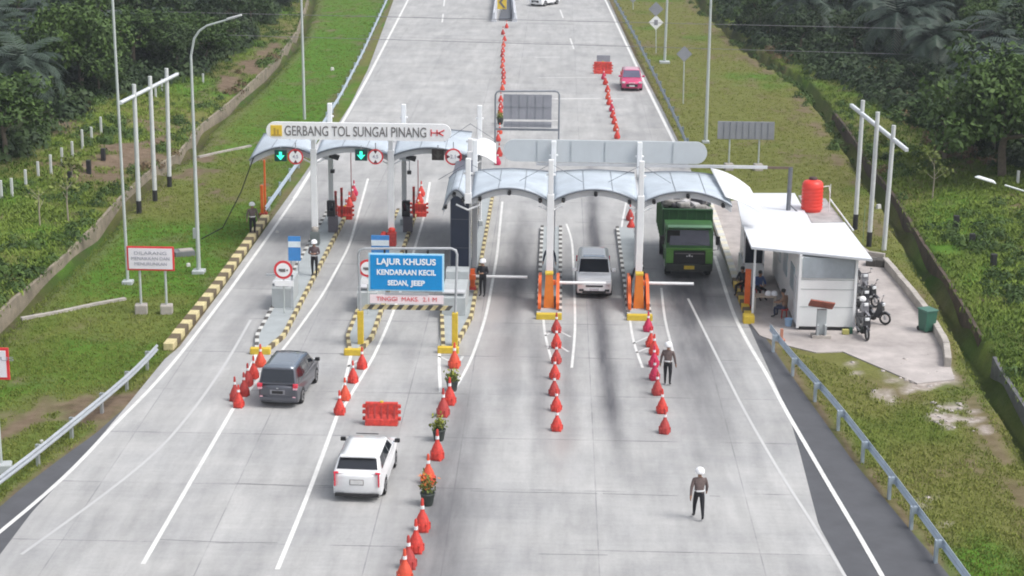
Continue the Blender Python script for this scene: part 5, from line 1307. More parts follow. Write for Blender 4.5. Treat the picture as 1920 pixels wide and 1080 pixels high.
# ------------------------------------------------------------------ vehicles
def car_body(L_, W, zs, belt, hood_z, nose_z, ws_y, deck_z, wheels, rw, paint, tail_drop=.10):
    "lower body: side outline with wheel arches, lofted across with tumble-home and rounded plan; front at +y"
    yF, yR = L_ / 2, -L_ / 2; P = []
    P += [(yF - .10, zs), (yF, zs + .15), (yF - .015, nose_z - .12), (yF - .12, nose_z)]
    P += [(yF - .45, nose_z + (hood_z - nose_z) * .6), (ws_y, hood_z), (ws_y - .3, belt)]
    P += [(yR + .35, belt), (yR + .09, deck_z), (yR, deck_z - tail_drop), (yR - .0, zs + .22), (yR + .08, zs)]
    def arch(yc):
        out = []; n = 9
        for k in range(n + 1):
            a = math.pi - (math.pi) * k / n; out.append((yc - math.cos(math.pi - a) * 0 + math.cos(a) * rw, max(zs, rw * .92 + math.sin(a) * rw * .98 - .02)))
        return out
    for yc in sorted(wheels): P += arch(yc)
    n = len(P); cols = [(-1, .0), (-.985, .35), (-.90, 1.0), (-.45, 1), (0, 1), (.45, 1), (.90, 1.0), (.985, .35), (1, 0)]
    vs = []; cx_y = sum(p[0] for p in P) / n
    zc = (zs + belt) / 2
    for u, k in cols:
        for (y, z) in P:
            f = 1 - .05 * (1 - k); yy = y * (1 - .012 * (1 - k)); 
            yy -= math.copysign(1, y) * .13 * (abs(u) ** 3) * sstep(.55, 1, abs(y) / (L_ / 2))      # plan rounding
            wv = W / 2 * (1 - .07 * sstep(.6, 1, abs(y) / (L_ / 2)))
            wv *= 1 - .06 * max(0, (z - (belt - .28)) / .28) ** 1.5 if z > belt - .28 else 1
            zz = z - (.035 * abs(u) ** 2 if z > nose_z - .05 else 0)
            vs.append((u * wv, float(yy), zz))
    fs = [(c * n + i, c * n + (i + 1) % n, (c + 1) * n + (i + 1) % n, (c + 1) * n + i) for c in range(len(cols) - 1) for i in range(n)]
    mb = MB(); mb.add(vs, fs, paint, True); mb.add(vs, [tuple(range(n - 1, -1, -1)), tuple(range((len(cols) - 1) * n, len(cols) * n))], paint); return mb
def hexa(mb, b, t_, m, smooth=False):
    vs = list(b) + list(t_); mb.add(vs, [(3, 2, 1, 0), (4, 5, 6, 7), (0, 1, 5, 4), (1, 2, 6, 5), (2, 3, 7, 6), (3, 0, 4, 7)], m, smooth)
def panel_on(q, inset, off, m, mb):
    "slab lying on a quad, inset from its edges (l, r, b, t)"
    q = [Vector(v) for v in q]; l, r, b_, t_ = inset
    def P(u, v): return q[0].lerp(q[1], u).lerp(q[3].lerp(q[2], u), v)
    c = [P(l, b_), P(1 - r, b_), P(1 - r, 1 - t_), P(l, 1 - t_)]; n = (c[1] - c[0]).cross(c[3] - c[0]).normalized(); cen = sum(q, Vector()) / 4
    if n.dot(cen - Vector((0, 0, .9))) < 0: n = -n
    o = [v + n * off for v in c]; i_ = [v - n * .03 for v in c]; mb.add(i_ + o, [(3, 2, 1, 0), (4, 5, 6, 7), (0, 1, 5, 4), (1, 2, 6, 5), (2, 3, 7, 6), (3, 0, 4, 7)], m)
def make_car(name, label, spec, loc, rz):
    S = spec; L_, W, H = S['L'], S['W'], S['H']; paint = S['paint']; t = thing(name, label, 'car', (loc.x, loc.y, .012), rz)
    rw = S.get('rw', .37); wh = S['wheels']
    b = car_body(L_, W, .22, S['belt'], S['hood'], S['nose'], S['ws'], S['deck'], wh, rw, paint)
    o = b.build('body', t, bevel=.035, seg=2)
    # cabin
    bz = S['belt'] - .04; wb, wt = W / 2 * .93, W / 2 * S.get('tumble', .80); yf0, yf1, yr1, yr0 = S['ws'], S['rf'], S['rr'], S['rb']
    B = [(-wb, yr0, bz), (wb, yr0, bz), (wb, yf0, bz), (-wb, yf0, bz)]; T_ = [(-wt, yr1, H - .05), (wt, yr1, H - .05), (wt, yf1, H - .06), (-wt, yf1, H - .06)]
    mb = MB(); ny, nx = 6, 6; 
    hexa(mb, B, T_, paint); mb.build('cabin', t, bevel=.09, seg=3)
    # roof skin slightly crowned
    mb = MB(); g = []
    for j in range(ny + 1):
        for i in range(nx + 1):
            u, v = i / nx * 2 - 1, j / ny; g.append((u * wt * .93, yr1 + .05 + (yf1 - yr1 - .10) * v, H - .052 + .05 * (1 - u * u) * (1 - (2 * v - 1) ** 4 * .6)))
    Wn = nx + 1; mb.add(g, [(j * Wn + i, j * Wn + i + 1, (j + 1) * Wn + i + 1, (j + 1) * Wn + i) for j in range(ny) for i in range(nx)], S.get('roof', paint), True); r = mb.build('roof', t, recalc=False); sm_ = r.modifiers.new('t', 'SOLIDIFY'); sm_.thickness = .05; sm_.offset = -1
    mb = MB(); panel_on([B[1], B[0], T_[0], T_[1]], (.05, .05, S.get('rwb', .16), .07), .012, glass, mb); mb.build('rear_window', t)
    mb = MB(); panel_on([B[3], B[2], T_[2], T_[3]], (.04, .04, .10, .05), .012, S.get('wsm', glass), mb); mb.build('windscreen', t)
    for s in (0, 1):
        q = [B[1], B[2], T_[2], T_[1]] if s else [B[3], B[0], T_[0], T_[3]]
        fl_ = not s
        for (a, c) in S.get('swin', ((.10, .36), (.385, .64), (.665, .92))):
            u0, u1 = (a, c) if s else (1 - c, 1 - a); mb = MB(); panel_on(q, (u0, 1 - u1, .14, .12), .010, glass, mb); mb.build('side_window', t)
    # wheels
    for yc in wh:
        for s in (-1, 1):
            w_ = thing.__globals__['MB'](); x = s * (W / 2 - .11)
            w_.tube((x - .11, yc, .32), (x + .11, yc, .32), .32, rubber, n=22); k = w_.build('tyre', None); k.parent = t; k.name = 'wheel'
            q = MB(); q.tube((x + s * .10, yc, .32), (x + s * .118, yc, .32), .21, rim_m, n=16)
            for z_ in range(5): a = z_ * 1.2566; q.box((x + s * .122, yc + math.cos(a) * .1, .32 + math.sin(a) * .1), (.012, .05, .16), black, rot=Matrix.Rotation(-a + R(90), 3, 'X'))
            r_ = q.build('rim', k)
    u_ = MB(); u_.box((0, 0, .42), (W * .80, L_ * .86, .34), black); u_.build('underbody', t)
    # lights and plates
    yF, yR = L_ / 2, -L_ / 2
    for s in (-1, 1):
        for (nm, m, c, d) in S['lights']:
            mb = MB(); mb.box((s * c[0], c[1], c[2]), d, m); mb.build(nm, t, bevel=.02)
        mb = MB(); mx = W / 2 + .09; mb.box((s * mx, S['ws'] - .22, S['belt'] + .10), (.20, .12, .15), S.get('mirror', black)); mb.box((s * (W / 2 - .02), S['ws'] - .2, S['belt'] + .05), (.1, .05, .05), black); mb.build('mirror', t, bevel=.03)
    for (nm, m, c, d) in S['bits']:
        mb = MB(); mb.box(c, d, m); mb.build(nm, t, bevel=.012)
    k = S.get('k', 1); t.scale = (k, k, k); return t
plate_m = mat('number_plate', (.62, .62, .62), .5); lamp_red = mat('tail_lamp', (.62, .03, .06), .25, coat=.3); lamp_clear = mat('head_lamp', (.70, .72, .74), .15, coat=.5)
grey_paint = mat('grey_car_paint', (.10, .105, .125), .32, .5, var=.04, coat=.6); white_car = mat('white_car_paint', (.74, .75, .76), .3, var=.02, coat=.6); silver_white = mat('pearl_car_paint', (.80, .82, .84), .3, .1, var=.03, coat=.6); red_car = mat('red_car_paint', (.58, .05, .16), .32, .1, var=.05, coat=.6)
grey_roof = mat('grey_car_roof', (.20, .235, .28), .25, .4, var=.04, coat=.6)
p = gr(529, 756)
L_ = 4.5; make_car('parked_car', 'dark grey people carrier seen from behind beside the left cone row', dict(k=.93, L=4.5, W=1.72, H=1.70, paint=grey_paint, roof=grey_roof, wheels=(-1.36, 1.36), belt=1.02, hood=1.02, nose=.82, ws=1.35, deck=1.0, rf=.45, rr=-1.98, rb=-2.2, tumble=.80,
    lights=[('tail_lamp', lamp_red, (.74, -2.19, .98), (.20, .16, .16)), ('tail_lamp', mat('lamp_pink', (.70, .40, .46), .3), (.73, -2.22, .86), (.18, .10, .08)), ('reflector', MATS['lamp_pink'], (.68, -2.235, .50), (.13, .04, .06)), ('headlight', lamp_clear, (.66, 2.14, .72), (.26, .16, .16))],
    bits=[('plate_surround', mat('chrome_dark', (.3, .3, .33), .3, .6), (0, -2.235, .70), (.62, .03, .20)), ('number_plate', black, (0, -2.25, .70), (.46, .03, .13)), ('badge', rim_m, (0, -2.235, .86), (.10, .03, .06)), ('bumper', grey_paint, (0, -2.23, .42), (1.5, .08, .14)), ('wiper', black, (0, -2.17, 1.12), (.4, .03, .03)), ('antenna', black, (0, 0.2, 1.72), (.8, .05, .03))]),
    Vector((p.x + .10, p.y + 2.0 - .6, 0)), R(-4.5))
p = gr(676, 925); L_ = 4.75
make_car('parked_car', 'white sport utility car with upright red tail lamps seen from behind', dict(k=.91, L=4.7, W=1.88, H=1.62, paint=white_car, wheels=(-1.40, 1.40), rw=.40, belt=1.08, hood=1.06, nose=.88, ws=1.30, deck=1.10, rf=.42, rr=-1.85, rb=-2.28, tumble=.78, rwb=.30, swin=((.12, .37), (.39, .64), (.66, .88)),
    lights=[('tail_lamp', lamp_red, (.80, -2.31, .84), (.06, .07, .50)), ('tail_lamp', lamp_red, (.76, -2.27, 1.10), (.18, .10, .07)), ('headlight', lamp_clear, (.72, 2.24, .78), (.24, .16, .14))],
    bits=[('number_plate', plate_m, (0, -2.365, .77), (.46, .02, .16)), ('plate_frame', letter_dark, (0, -2.355, .77), (.52, .02, .21)), ('bumper', black, (0, -2.31, .27), (1.6, .10, .12)), ('spoiler', white_car, (0, -1.93, 1.62), (1.3, .2, .05)), ('sunroof_trim', black, (0, .38, 1.665), (.85, .07, .02))]),
    Vector((p.x + .06, p.y + 2.15 - .85, 0)), R(-2.5))
p = gr(1113, 549); L_ = 1.9
make_car('parked_car', 'white hatchback facing the camera at the lowered boom', dict(L=4.2, W=1.68, H=1.62, paint=silver_white, wheels=(-1.27, 1.27), belt=1.0, hood=1.0, nose=.80, ws=1.12, deck=.98, rf=.52, rr=-1.7, rb=-2.0, tumble=.82, mirror=silver_white,
    lights=[('headlight', lamp_clear, (.66, 2.03, .76), (.26, .14, .13)), ('fog_lamp', black, (.6, 2.09, .42), (.22, .05, .1)), ('tail_lamp', lamp_red, (.74, -2.04, .9), (.16, .12, .3))],
    bits=[('grille', black, (0, 2.08, .62), (.8, .06, .08)), ('lower_grille', black, (0, 2.08, .32), (1.1, .07, .14)), ('number_plate', mat('plate_pale', (.5, .5, .54), .5), (0, 2.115, .46), (.42, .03, .12)), ('roof_sheen', mat('roof_shine', (.25, .34, .45), .1, coat=.6), (0, .28, 1.615), (1.0, .36, .02))]),  # bluish strip on the roof is a painted sheen
    Vector((p.x, p.y + L_ / 2, 0)), R(180))
p = gr(1184, 169); L_ = 2.3
make_car('parked_car', 'red hatchback facing the camera beside the far cone row', dict(L=3.9, W=1.70, H=1.55, paint=red_car, roof=mat('red_roof', (.62, .30, .40), .3, coat=.5), wheels=(-1.2, 1.2), belt=.96, hood=.96, nose=.78, ws=1.0, deck=.94, rf=.35, rr=-1.5, rb=-1.85, tumble=.80, mirror=red_car, wsm=mat('hazy_glass', (.10, .10, .16), .15),
    lights=[('headlight', lamp_clear, (.66, 1.88, .72), (.26, .14, .13)), ('tail_lamp', lamp_red, (.74, -1.9, .9), (.16, .12, .3))],
    bits=[('grille', black, (0, 1.93, .48), (.9, .06, .22)), ('number_plate', plate_m, (0, 1.97, .44), (.42, .03, .12)), ('badge', plate_m, (0, 1.94, .68), (.5, .03, .05))]),
    Vector((p.x, p.y + L_ / 2, 0)), R(180))
p = gr(1021, 13)
make_car('parked_car', 'white car cut off by the top edge on the far road', dict(L=4.3, W=1.75, H=1.6, paint=white_car, wheels=(-1.3, 1.3), belt=1.0, hood=1.0, nose=.80, ws=1.15, deck=.98, rf=.5, rr=-1.7, rb=-2.0, tumble=.82,
    lights=[('headlight', lamp_clear, (.66, 2.08, .76), (.26, .14, .13)), ('tail_lamp', lamp_red, (.74, -2.09, .9), (.16, .12, .3))],
    bits=[('grille', black, (0, 2.14, .55), (.9, .06, .28)), ('number_plate', plate_m, (0, 2.18, .46), (.42, .03, .12))]),
    Vector((p.x, p.y + 2.1, 0)), R(150))

# truck
truck_green = mat('truck_green', (.045, .145, .04), .55, var=.3, scale=2, coat=.1); truck_dk = mat('truck_bed_green', (.022, .085, .030), .6, var=.25, scale=1.5); cargo_m = mat('cargo_sacks', (.30, .29, .28), .9, var=.45, scale=3, bump=.5)
p = gr(1291, 524); t = thing('dump_truck', 'green high sided lorry loaded with pale bags under the right canopy', 'truck', (p.x, p.y, .012), R(180))
# local: front at +y after rotation -> build with front at y=0 growing to -y
W = 2.28; mb = MB(); hw = W / 2
mb.prism([(0, .62), (.0, 1.35), (-.14, 1.62), (-.38, 2.42), (-.62, 2.50), (-1.95, 2.52), (-1.95, .55), (-.1, .55)], -hw, hw, truck_green, 'x'); mb.build('cab', t, bevel=.07, seg=3)
mb = MB(); a, b = Vector((0, -.135, 1.66)), Vector((0, -.365, 2.36)); q = [(-hw * .86, a.y, a.z), (hw * .86, a.y, a.z), (hw * .80, b.y, b.z), (-hw * .80, b.y, b.z)]; panel_on(q, (0, 0, 0, 0), .02, glass_truck, mb); mb.build('windscreen', t)
for s in (-1, 1):
    mb = MB(); mb.prism([(-.45, 1.6), (-1.3, 1.6), (-1.3, 2.3), (-.62, 2.3)], s * hw, s * (hw + .015), glass, 'x'); mb.build('side_window', t)
    mb = MB(); mb.prism([(.03, .80), (.06, .95), (.06, 1.40), (-.04, 1.56)], s * (hw - .38), s * (hw - .02), mat('truck_light_green', (.12, .30, .06), .45, var=.15), 'x'); mb.build('corner_panel', t, bevel=.02)
    mb = MB(); mb.box((s * (hw - .25), .05, .66), (.30, .08, .17), lamp_clear); mb.build('headlight', t, bevel=.02)
    mb = MB(); mb.path([(s * hw, -.2, 2.2), (s * (hw + .2), .02, 2.15), (s * (hw + .22), .02, 1.5), (s * hw, -.1, 1.45)], .018, black, 6); mb.box((s * (hw + .2), .03, 1.95), (.2, .07, .42), black); mb.build('mirror', t)
    for yc, dbl in ((-1.05, 0), (-5.0, 1)):
        mb = MB(); x = s * (hw - .18); mb.tube((x - .15 - dbl * .1, yc, .48), (x + .15 + dbl * .05, yc, .48), .48, rubber, n=22); k = mb.build('wheel', t); mb = MB(); mb.tube((x + s * .14, yc, .48), (x + s * .19, yc, .48), .26, rim_m, n=14); mb.build('rim', k)
mb = MB(); mb.box((0, -.03, 1.50), (W * .92, .12, .10), MATS['truck_light_green']); mb.build('hood_edge', t, bevel=.03)
mb = MB(); mb.box((0, .04, 1.10), (W * .68, .06, .62), black); mb.box((0, .075, 1.30), (W * .62, .02, .06), letter_dark); mb.build('grille', t, bevel=.02)
mb = MB(); mb.box((0, .085, 1.20), (.09, .02, .10), plate_m); mb.box((-.12, .085, 1.17), (.07, .02, .05), plate_m); mb.box((.12, .085, 1.17), (.07, .02, .05), plate_m); mb.build('badge', t)
mb = MB(); mb.box((0, .02, .60), (W * .98, .20, .36), mat('bumper_dark', (.035, .04, .035), .6)); mb.build('bumper', t, bevel=.04)
mb = MB(); mb.box((0, .13, .62), (.50, .02, .17), yellow); mb.build('number_plate', t); 
mb = MB(); mb.path([(-hw * .7, -.12, 1.67), (0, -.16, 1.78), (hw * .5, -.15, 1.72)], .012, black, 5); mb.build('wiper', t)
mb = MB(); mb.box((.78, -.27, 2.05), (.62, .05, .62), mat('shade_screen', (.012, .012, .012), .7), rot=Matrix.Rotation(R(16), 3, 'X')); mb.build('sunshade', t)
mb = MB(); mb.prism([(-.40, 2.40), (-.10, 2.52), (-.10, 2.56), (-.5, 2.58)], -hw * .92, hw * .92, mat('visor_pale_green', (.22, .42, .24), .5), 'x'); mb.build('sun_visor', t)
mb = MB(); bw_ = 1.18
mb.box((0, -2.15, 2.10), (bw_ * 2, .09, 1.75), truck_dk); mb.box((0, -7.1, 1.95), (bw_ * 2, .09, 1.6), truck_dk)
for s in (-1, 1):
    mb.box((s * bw_, -4.62, 2.05), (.08, 5.0, 1.80), truck_dk)
    for k in range(7): mb.box((s * (bw_ + .05), -2.3 - k * .78, 2.05), (.07, .09, 1.75), truck_green)
for k in range(5): mb.box((-bw_ + .3 + k * .45, -2.10, 2.2), (.05, .06, 1.5), mat('bed_rib', (.03, .11, .035), .6))
mb.box((0, -2.1, 2.98), (bw_ * 2 + .1, .14, .08), truck_dk); mb.box((0, -4.6, 1.15), (bw_ * 2, 5.1, .14), truck_dk); mb.build('cargo_bed', t, bevel=.015)
mb = MB(); rd = random.Random(4)
for k in range(60): mb.box((rd.uniform(-1, 1), rd.uniform(-6.8, -2.4), 2.98 + rd.uniform(-.15, .35)), (rd.uniform(.35, .75), rd.uniform(.3, .6), rd.uniform(.2, .35)), [cargo_m, MATS['cargo_sacks'], mat('cargo_dark', (.07, .07, .08), .9), mat('cargo_pale', (.48, .47, .48), .8)][rd.randrange(4)], rot=Matrix.Rotation(rd.uniform(0, 3), 3, 'Z') @ Matrix.Rotation(rd.uniform(-.3, .3), 3, 'X'))
c = mb.build('cargo', t, bevel=.07, seg=2)
mb = MB(); mb.box((0, -3.8, .75), (.9, 6.4, .28), black); mb.build('chassis', t)
mb = MB()
for s in (-1, 1): mb.prism([(-.4, .9), (-1.7, .9), (-1.7, .6), (-1.55, 1.0), (-1.05, 1.15), (-.55, 1.0)], s * (hw - .02), s * (hw + .03), truck_green, 'x')
mb.build('fender', t)

# ------------------------------------------------------------------ people
def skin_body(joints, edges, name, parent, matfn, mats):
    me = bpy.data.meshes.new(name); names = list(joints); me.from_pydata([joints[n][0] for n in names], [(names.index(a), names.index(b)) for a, b in edges], [])
    o = bpy.data.objects.new(name, me); C.objects.link(o); o.modifiers.new('skin', 'SKIN')
    for i, n in enumerate(names): r = joints[n][1]; me.skin_vertices[0].data[i].radius = (r, r) if not isinstance(r, tuple) else r
    me.skin_vertices[0].data[names.index('pelvis')].use_root = True
    s = o.modifiers.new('sub', 'SUBSURF'); s.levels = 1; s.render_levels = 1
    dg = bpy.context.evaluated_depsgraph_get(); m2 = bpy.data.meshes.new_from_object(o.evaluated_get(dg)); bpy.data.objects.remove(o)
    J = [(Vector(joints[a][0]), Vector(joints[b][0]), a, b) for a, b in edges]
    for m in mats: m2.materials.append(m)
    for p in m2.polygons:
        c = p.center; best = None
        for a, b, na, nb in J:
            d = b - a; u = max(0, min(1, (c - a).dot(d) / max(d.length_squared, 1e-9))); dist = (a + d * u - c).length
            if best is None or dist < best[0]: best = (dist, na, nb, u)
        p.material_index = matfn(best[1], best[2], best[3]); p.use_smooth = True
    b = bpy.data.objects.new(name, m2); C.objects.link(b); b.parent = parent; return b
def person(label, base, rz, pose='stand', top=shirt_m, legs=trouser_m, helmet=True, belt=True, z0=.012, seat=None, h=1.0, pos=None):
    p = pos or gr(*base, z0); t = thing('person', label, 'person', (p.x, p.y, z0), rz); t.scale = (h, h, h)
    sit = pose in ('sit',); J = {}
    pz = .93 if not sit else .52
    J['pelvis'] = ((0, 0, pz), (.145, .11)); J['waist'] = ((0, 0, pz + .14), (.152, .118)); J['chest'] = ((0, -.01 if not sit else .05, pz + .36), (.19, .125)); J['neckb'] = ((0, 0 if not sit else .07, pz + .53), (.075, .07)); J['neck'] = ((0, 0.01 if not sit else .09, pz + .57), (.06, .06)); J['head'] = ((0, .02 if not sit else .11, pz + .655), (.085, .095)); J['crown'] = ((0, .015 if not sit else .11, pz + .745), (.075, .088)); J['nose'] = ((0, .115 if not sit else .21, pz + .65), (.014, .014))
    E = [('pelvis', 'waist'), ('waist', 'chest'), ('chest', 'neckb'), ('neckb', 'neck'), ('neck', 'head'), ('head', 'crown'), ('head', 'nose')]
    st = {'stand': (0.03, -.03), 'walk': (.20, -.22), 'sit': (0, 0), 'lean': (.05, -.02), 'arms': (.02, -.02)}[pose]
    for s, nm, sw in ((-1, 'l', st[0]), (1, 'r', st[1])):
        if sit: J['hip' + nm] = ((s * .10, .02, pz - .04), .095); J['knee' + nm] = ((s * .15, .42, pz - .03), .065); J['ank' + nm] = ((s * .14, .40, .09), .042); J['toe' + nm] = ((s * .16, .58, .04), .036)
        else: J['hip' + nm] = ((s * .095, 0, pz - .06), .102); J['knee' + nm] = ((s * .105, sw * .55 + .03, .49), .072); J['ank' + nm] = ((s * .10, sw, .09 + (.05 if sw < -.1 else 0)), .042); J['toe' + nm] = ((s * .115, sw + .17, .035), .036)
        E += [('pelvis', 'hip' + nm), ('hip' + nm, 'knee' + nm), ('knee' + nm, 'ank' + nm), ('ank' + nm, 'toe' + nm)]
        sh = pz + .47; J['sho' + nm] = ((s * .19, 0, sh), .070)
        if pose == 'arms': el, wr = (s * .26, .02, sh - .28), (s * .08, .22, sh - .26)
        elif sit: el, wr = (s * .24, .16, sh - .24), (s * .12, .38, sh - .28)
        else: el, wr = (s * .27, -sw * .3, sh - .29), (s * .30, -sw * .9 + .05, sh - .53)
        J['elb' + nm] = (el, .054); J['wri' + nm] = (wr, .036); d = (Vector(wr) - Vector(el)).normalized(); pm = Vector(wr) + d * .07; J['palm' + nm] = (tuple(pm), (.036, .02))
        E += [('chest', 'sho' + nm), ('sho' + nm, 'elb' + nm), ('elb' + nm, 'wri' + nm), ('wri' + nm, 'palm' + nm)]
        ax = Vector((0, 1, 0)) if abs(d.z) > .6 else Vector((0, 0, 1))
        for k, ln in enumerate((.065, .078, .072, .055)):
            b_ = pm + ax * (.027 - .018 * k) + d * .02; e_ = b_ + d * ln * .6; f_ = e_ + d * ln * .4 + Vector((-s * .018, 0, 0)); J['f%d%s' % (k, nm)] = (tuple(e_), .009); J['g%d%s' % (k, nm)] = (tuple(f_), .008); E += [('palm' + nm, 'f%d%s' % (k, nm)), ('f%d%s' % (k, nm), 'g%d%s' % (k, nm))]
        th = Vector(wr) + d * .03 + ax * .045; J['th' + nm] = (tuple(th), .011); J['tt' + nm] = (tuple(th + d * .035 + ax * .012), .009); E += [('wri' + nm, 'th' + nm), ('th' + nm, 'tt' + nm)]
    def mf(a, b, u):
        if a in ('head', 'neck') or b in ('head', 'crown', 'neck', 'nose'): return 0
        if b.startswith(('palm', 'f', 'g', 'th', 'tt')): return 0
        if b.startswith('wri'): return 0 if u > .85 else 1
        if b.startswith(('hip', 'knee')): return 2
        if b.startswith('ank'): return 2 if u < .8 else 3
        if b.startswith('toe'): return 3
        if b == 'waist': return 2 if u < .4 else 1
        return 1
    skin_body(J, E, 'body', t, mf, [skin_m, top, legs, black])
    hx, hy, hz = J['crown'][0]
    if helmet:
        mb = MB(); mb.lathe([(.150, -.04), (.158, .0), (.150, .06), (.115, .115), (.06, .145), (.005, .152)], helmet_m, 16, X=Matrix.Translation((hx, hy - .01, hz - .025))); mb.box((hx, hy + .14, hz - .035), (.17, .09, .02), helmet_m); mb.build('helmet', t)
    else:
        mb = MB(); mb.lathe([(.085, -.06), (.102, .0), (.098, .05), (.07, .085), (.01, .10)], hair_m, 14, X=Matrix.Translation((hx, hy - .02, hz))); mb.build('hair', t)
    mb = MB()
    for s in (-1, 1): mb.box((s * .03, hy + .085, hz - .075), (.02, .01, .01), black); mb.box((s * .088, hy - .01, hz - .09), (.015, .03, .05), skin_m)
    mb.box((0, hy + .085, hz - .135), (.04, .01, .008), dark_red); mb.build('face', t)
    if belt: mb = MB(); mb.lathe([(.166, -.024), (.168, .024)], white_paint, 16, X=Matrix.Translation((0, 0, J['waist'][0][2] - .05)) @ Matrix.Diagonal((1.04, .80, 1, 1))); mb.build('belt', t)
    return t
person('officer in a white helmet walking towards the toll gate, nearest the camera', (1309, 974), R(8), 'walk')
person('officer in a white helmet standing by the crimson cones', (1251, 722), R(-15), 'stand')
person('officer in a white helmet on the grass at the block kerb on the left', (474, 441), R(200), 'stand', z0=.1)
person('officer in a white helmet standing on the leftmost toll island', (590, 517), R(175), 'arms', legs=trouser_m, top=mat('dark_vest', (.12, .085, .09), .8), z0=.155)
person('person in black beside the dark booth', (905, 555), R(160), 'arms', top=mat('black_shirt', (.02, .02, .025), .8), helmet=True, belt=False, z0=.155)
person('person in blue trousers on the island left of the white hatchback', (1030, 524), R(170), 'stand', top=mat('navy_shirt', (.03, .04, .07), .8), legs=blue_cloth, helmet=True, belt=False, z0=.155)
person('dim figure behind the right orange cabinet', (1196, 552), R(180), 'stand', top=MATS['black_shirt'], helmet=False, belt=False, z0=.155, h=.9)

# ------------------------------------------------------------------ guard house and yard
def W3(px, py, z): return gr(px, py, z)
gx0, gx1 = W3(1492, 618, .0).x, W3(1600, 621, 0).x; gy = W3(1545, 620, 0).y; Hw = 3.12; Lg = 9.5
t = thing('guard_house', 'white panelled guard house with flat white roofs beside the right lane', 'building', (gx0, gy, .03)); w_ = gx1 - gx0
mb = MB(); mb.box((w_ / 2, Lg / 2, Hw / 2 + .14), (w_, Lg, Hw), wall_white); mb.build('wall', t, bevel=.02)
mb = MB()
for z in (1.05, 1.85, 2.28): mb.box((w_ / 2, -.006, z), (w_ - .1, .02, .025), mat('panel_gap', (.38, .40, .40), .6))
mb.build('panel_joint', t)
mb = MB(); mb.box((w_ / 2 + .02, -.02, 2.82), (w_ - .24, .05, .92), band_glass); mb.build('window', t)
for x in (.04, w_ - .03): mb = MB(); mb.box((x, -.05, 1.75), (.11, .1, 3.3), white_paint); mb.build('corner_post', t)
mb = MB(); mb.box((w_ / 2, .1, .06), (w_ - .2, .25, .14), black); mb.build('sill', t)
for k in range(3): mb = MB(); mb.box((-.012, 2.0 + k * 2.6, 1.9), (.04, 1.3, 1.1), mat('window_bluish', (.30, .38, .42), .3)); mb.build('window', t)
mb = MB(); mb.box((-.015, .9, 1.2), (.05, .8, 2.0), fascia_m); dr_o = mb.build('door', t); mb = MB(); mb.box((-.05, .65, 1.1), (.03, .04, .12), steel); mb.build('handle', dr_o)
zr = 3.46
def roof(px_pts, z, m, th, name, parent):
    P = [W3(x, y, z) for x, y in px_pts]; mb = MB(); o = parent.location; mb.prism([(p.x - o.x, p.y - o.y) for p in P], z - th - .03, z - .03, m, 'z'); return mb.build(name, parent, bevel=.015)
roof([(1409, 463), (1636, 486), (1584, 417), (1392, 421)], 3.50, roof_white, .10, 'roof', t)
roof([(1391, 421.5), (1521, 418), (1490, 362), (1380, 362)], 3.42, roof_white, .09, 'rear_roof', t)
roof([(1522, 417), (1582, 416), (1548, 372), (1497, 366)], 3.32, roof_con, .10, 'concrete_roof', t)
a, b = W3(1600, 432, 3.45), W3(1556, 373, 3.45); mb = MB(); mb.path([a - t.location, b - t.location], .04, white_paint, 6); c2 = W3(1556, 373, 3.45) - t.location; mb.path([c2, c2 + Vector((0, 0, .75))], .02, white_paint, 6); mb.build('roof_rail', t)
for (x, y) in ((1412, 462),):
    q = W3(x, y, 3.4) - t.location; mb = MB(); mb.box((q.x + .12, q.y + .1, 1.7), (.09, .09, 3.4), white_paint); mb.build('porch_post', t)
# glazed kiosk beneath the porch roof
q = W3(1413, 545, 0); t = thing('glass_kiosk', 'white framed kiosk with a dark window under the porch roof', 'kiosk', (q.x, q.y + .6, .03))
mb = MB(); mb.box((0, 1.2, .55), (.95, 2.4, 1.1), wall_white); mb.build('wall', t); mb = MB(); mb.box((0, 1.2, 1.9), (.86, 2.3, 1.5), navy_glass); mb.build('window', t)
mb = MB()
for x in (-.46, .46): mb.box((x, -.01, 1.5), (.08, .08, 3.0), white_paint)
for z in (1.12, 2.62): mb.box((0, -.01, z), (1.0, .08, .08), white_paint)
mb.build('frame', t)
# water tank
q = W3(1524, 400, 3.32); t = thing('water_tank', 'bright red water tank on the guard house roof', 'water tank', (q.x, q.y + .5, 3.32))
mb = MB(); pr = [(.44, 0), (.47, .05)]
for k in range(7): z = .12 + k * .17; pr += [(.50, z), (.53, z + .06), (.50, z + .12)]
pr += [(.50, 1.36), (.42, 1.48), (.2, 1.56), (.18, 1.56)]; mb.lathe(pr, tank_red, 26); mb.build('tank', t); mb = MB(); mb.lathe([(.2, 1.55), (.2, 1.66), (.12, 1.68)], mat('lid_dark', (.05, .02, .02), .6), 14); mb.build('lid', t)
mb = MB(); mb.path([(.5, 0, 1.2), (.78, 0, 1.25), (.85, 0, .9), (.85, 0, .0)], .025, white_paint, 6); mb.build('pipe', t)
# lectern like panel
q = W3(1539, 634, 0); t = thing('panel_stand', 'slanted rusty red panel on a concrete stand before the guard house', 'stand', (q.x, q.y, .03))
mb = MB(); mb.box((0, .1, .62), (.42, .2, 1.25), block_con); mb.build('pillar', t, bevel=.02); mb = MB()
for s in (-1, 1): mb.box((s * .17, -.08, .3), (.08, .2, .62), block_con, rot=Matrix.Rotation(.15, 3, 'X'))
mb.build('leg', t); mb = MB(); mb.box((-.05, -.02, 1.5), (1.05, .85, .06), rust, rot=Matrix.Rotation(R(-32), 3, 'X') @ Matrix.Rotation(R(8), 3, 'Y')); mb.build('panel', t); mb = MB(); mb.box((0, .05, .05), (.8, .55, .16), old_con); mb.build('plinth', t)
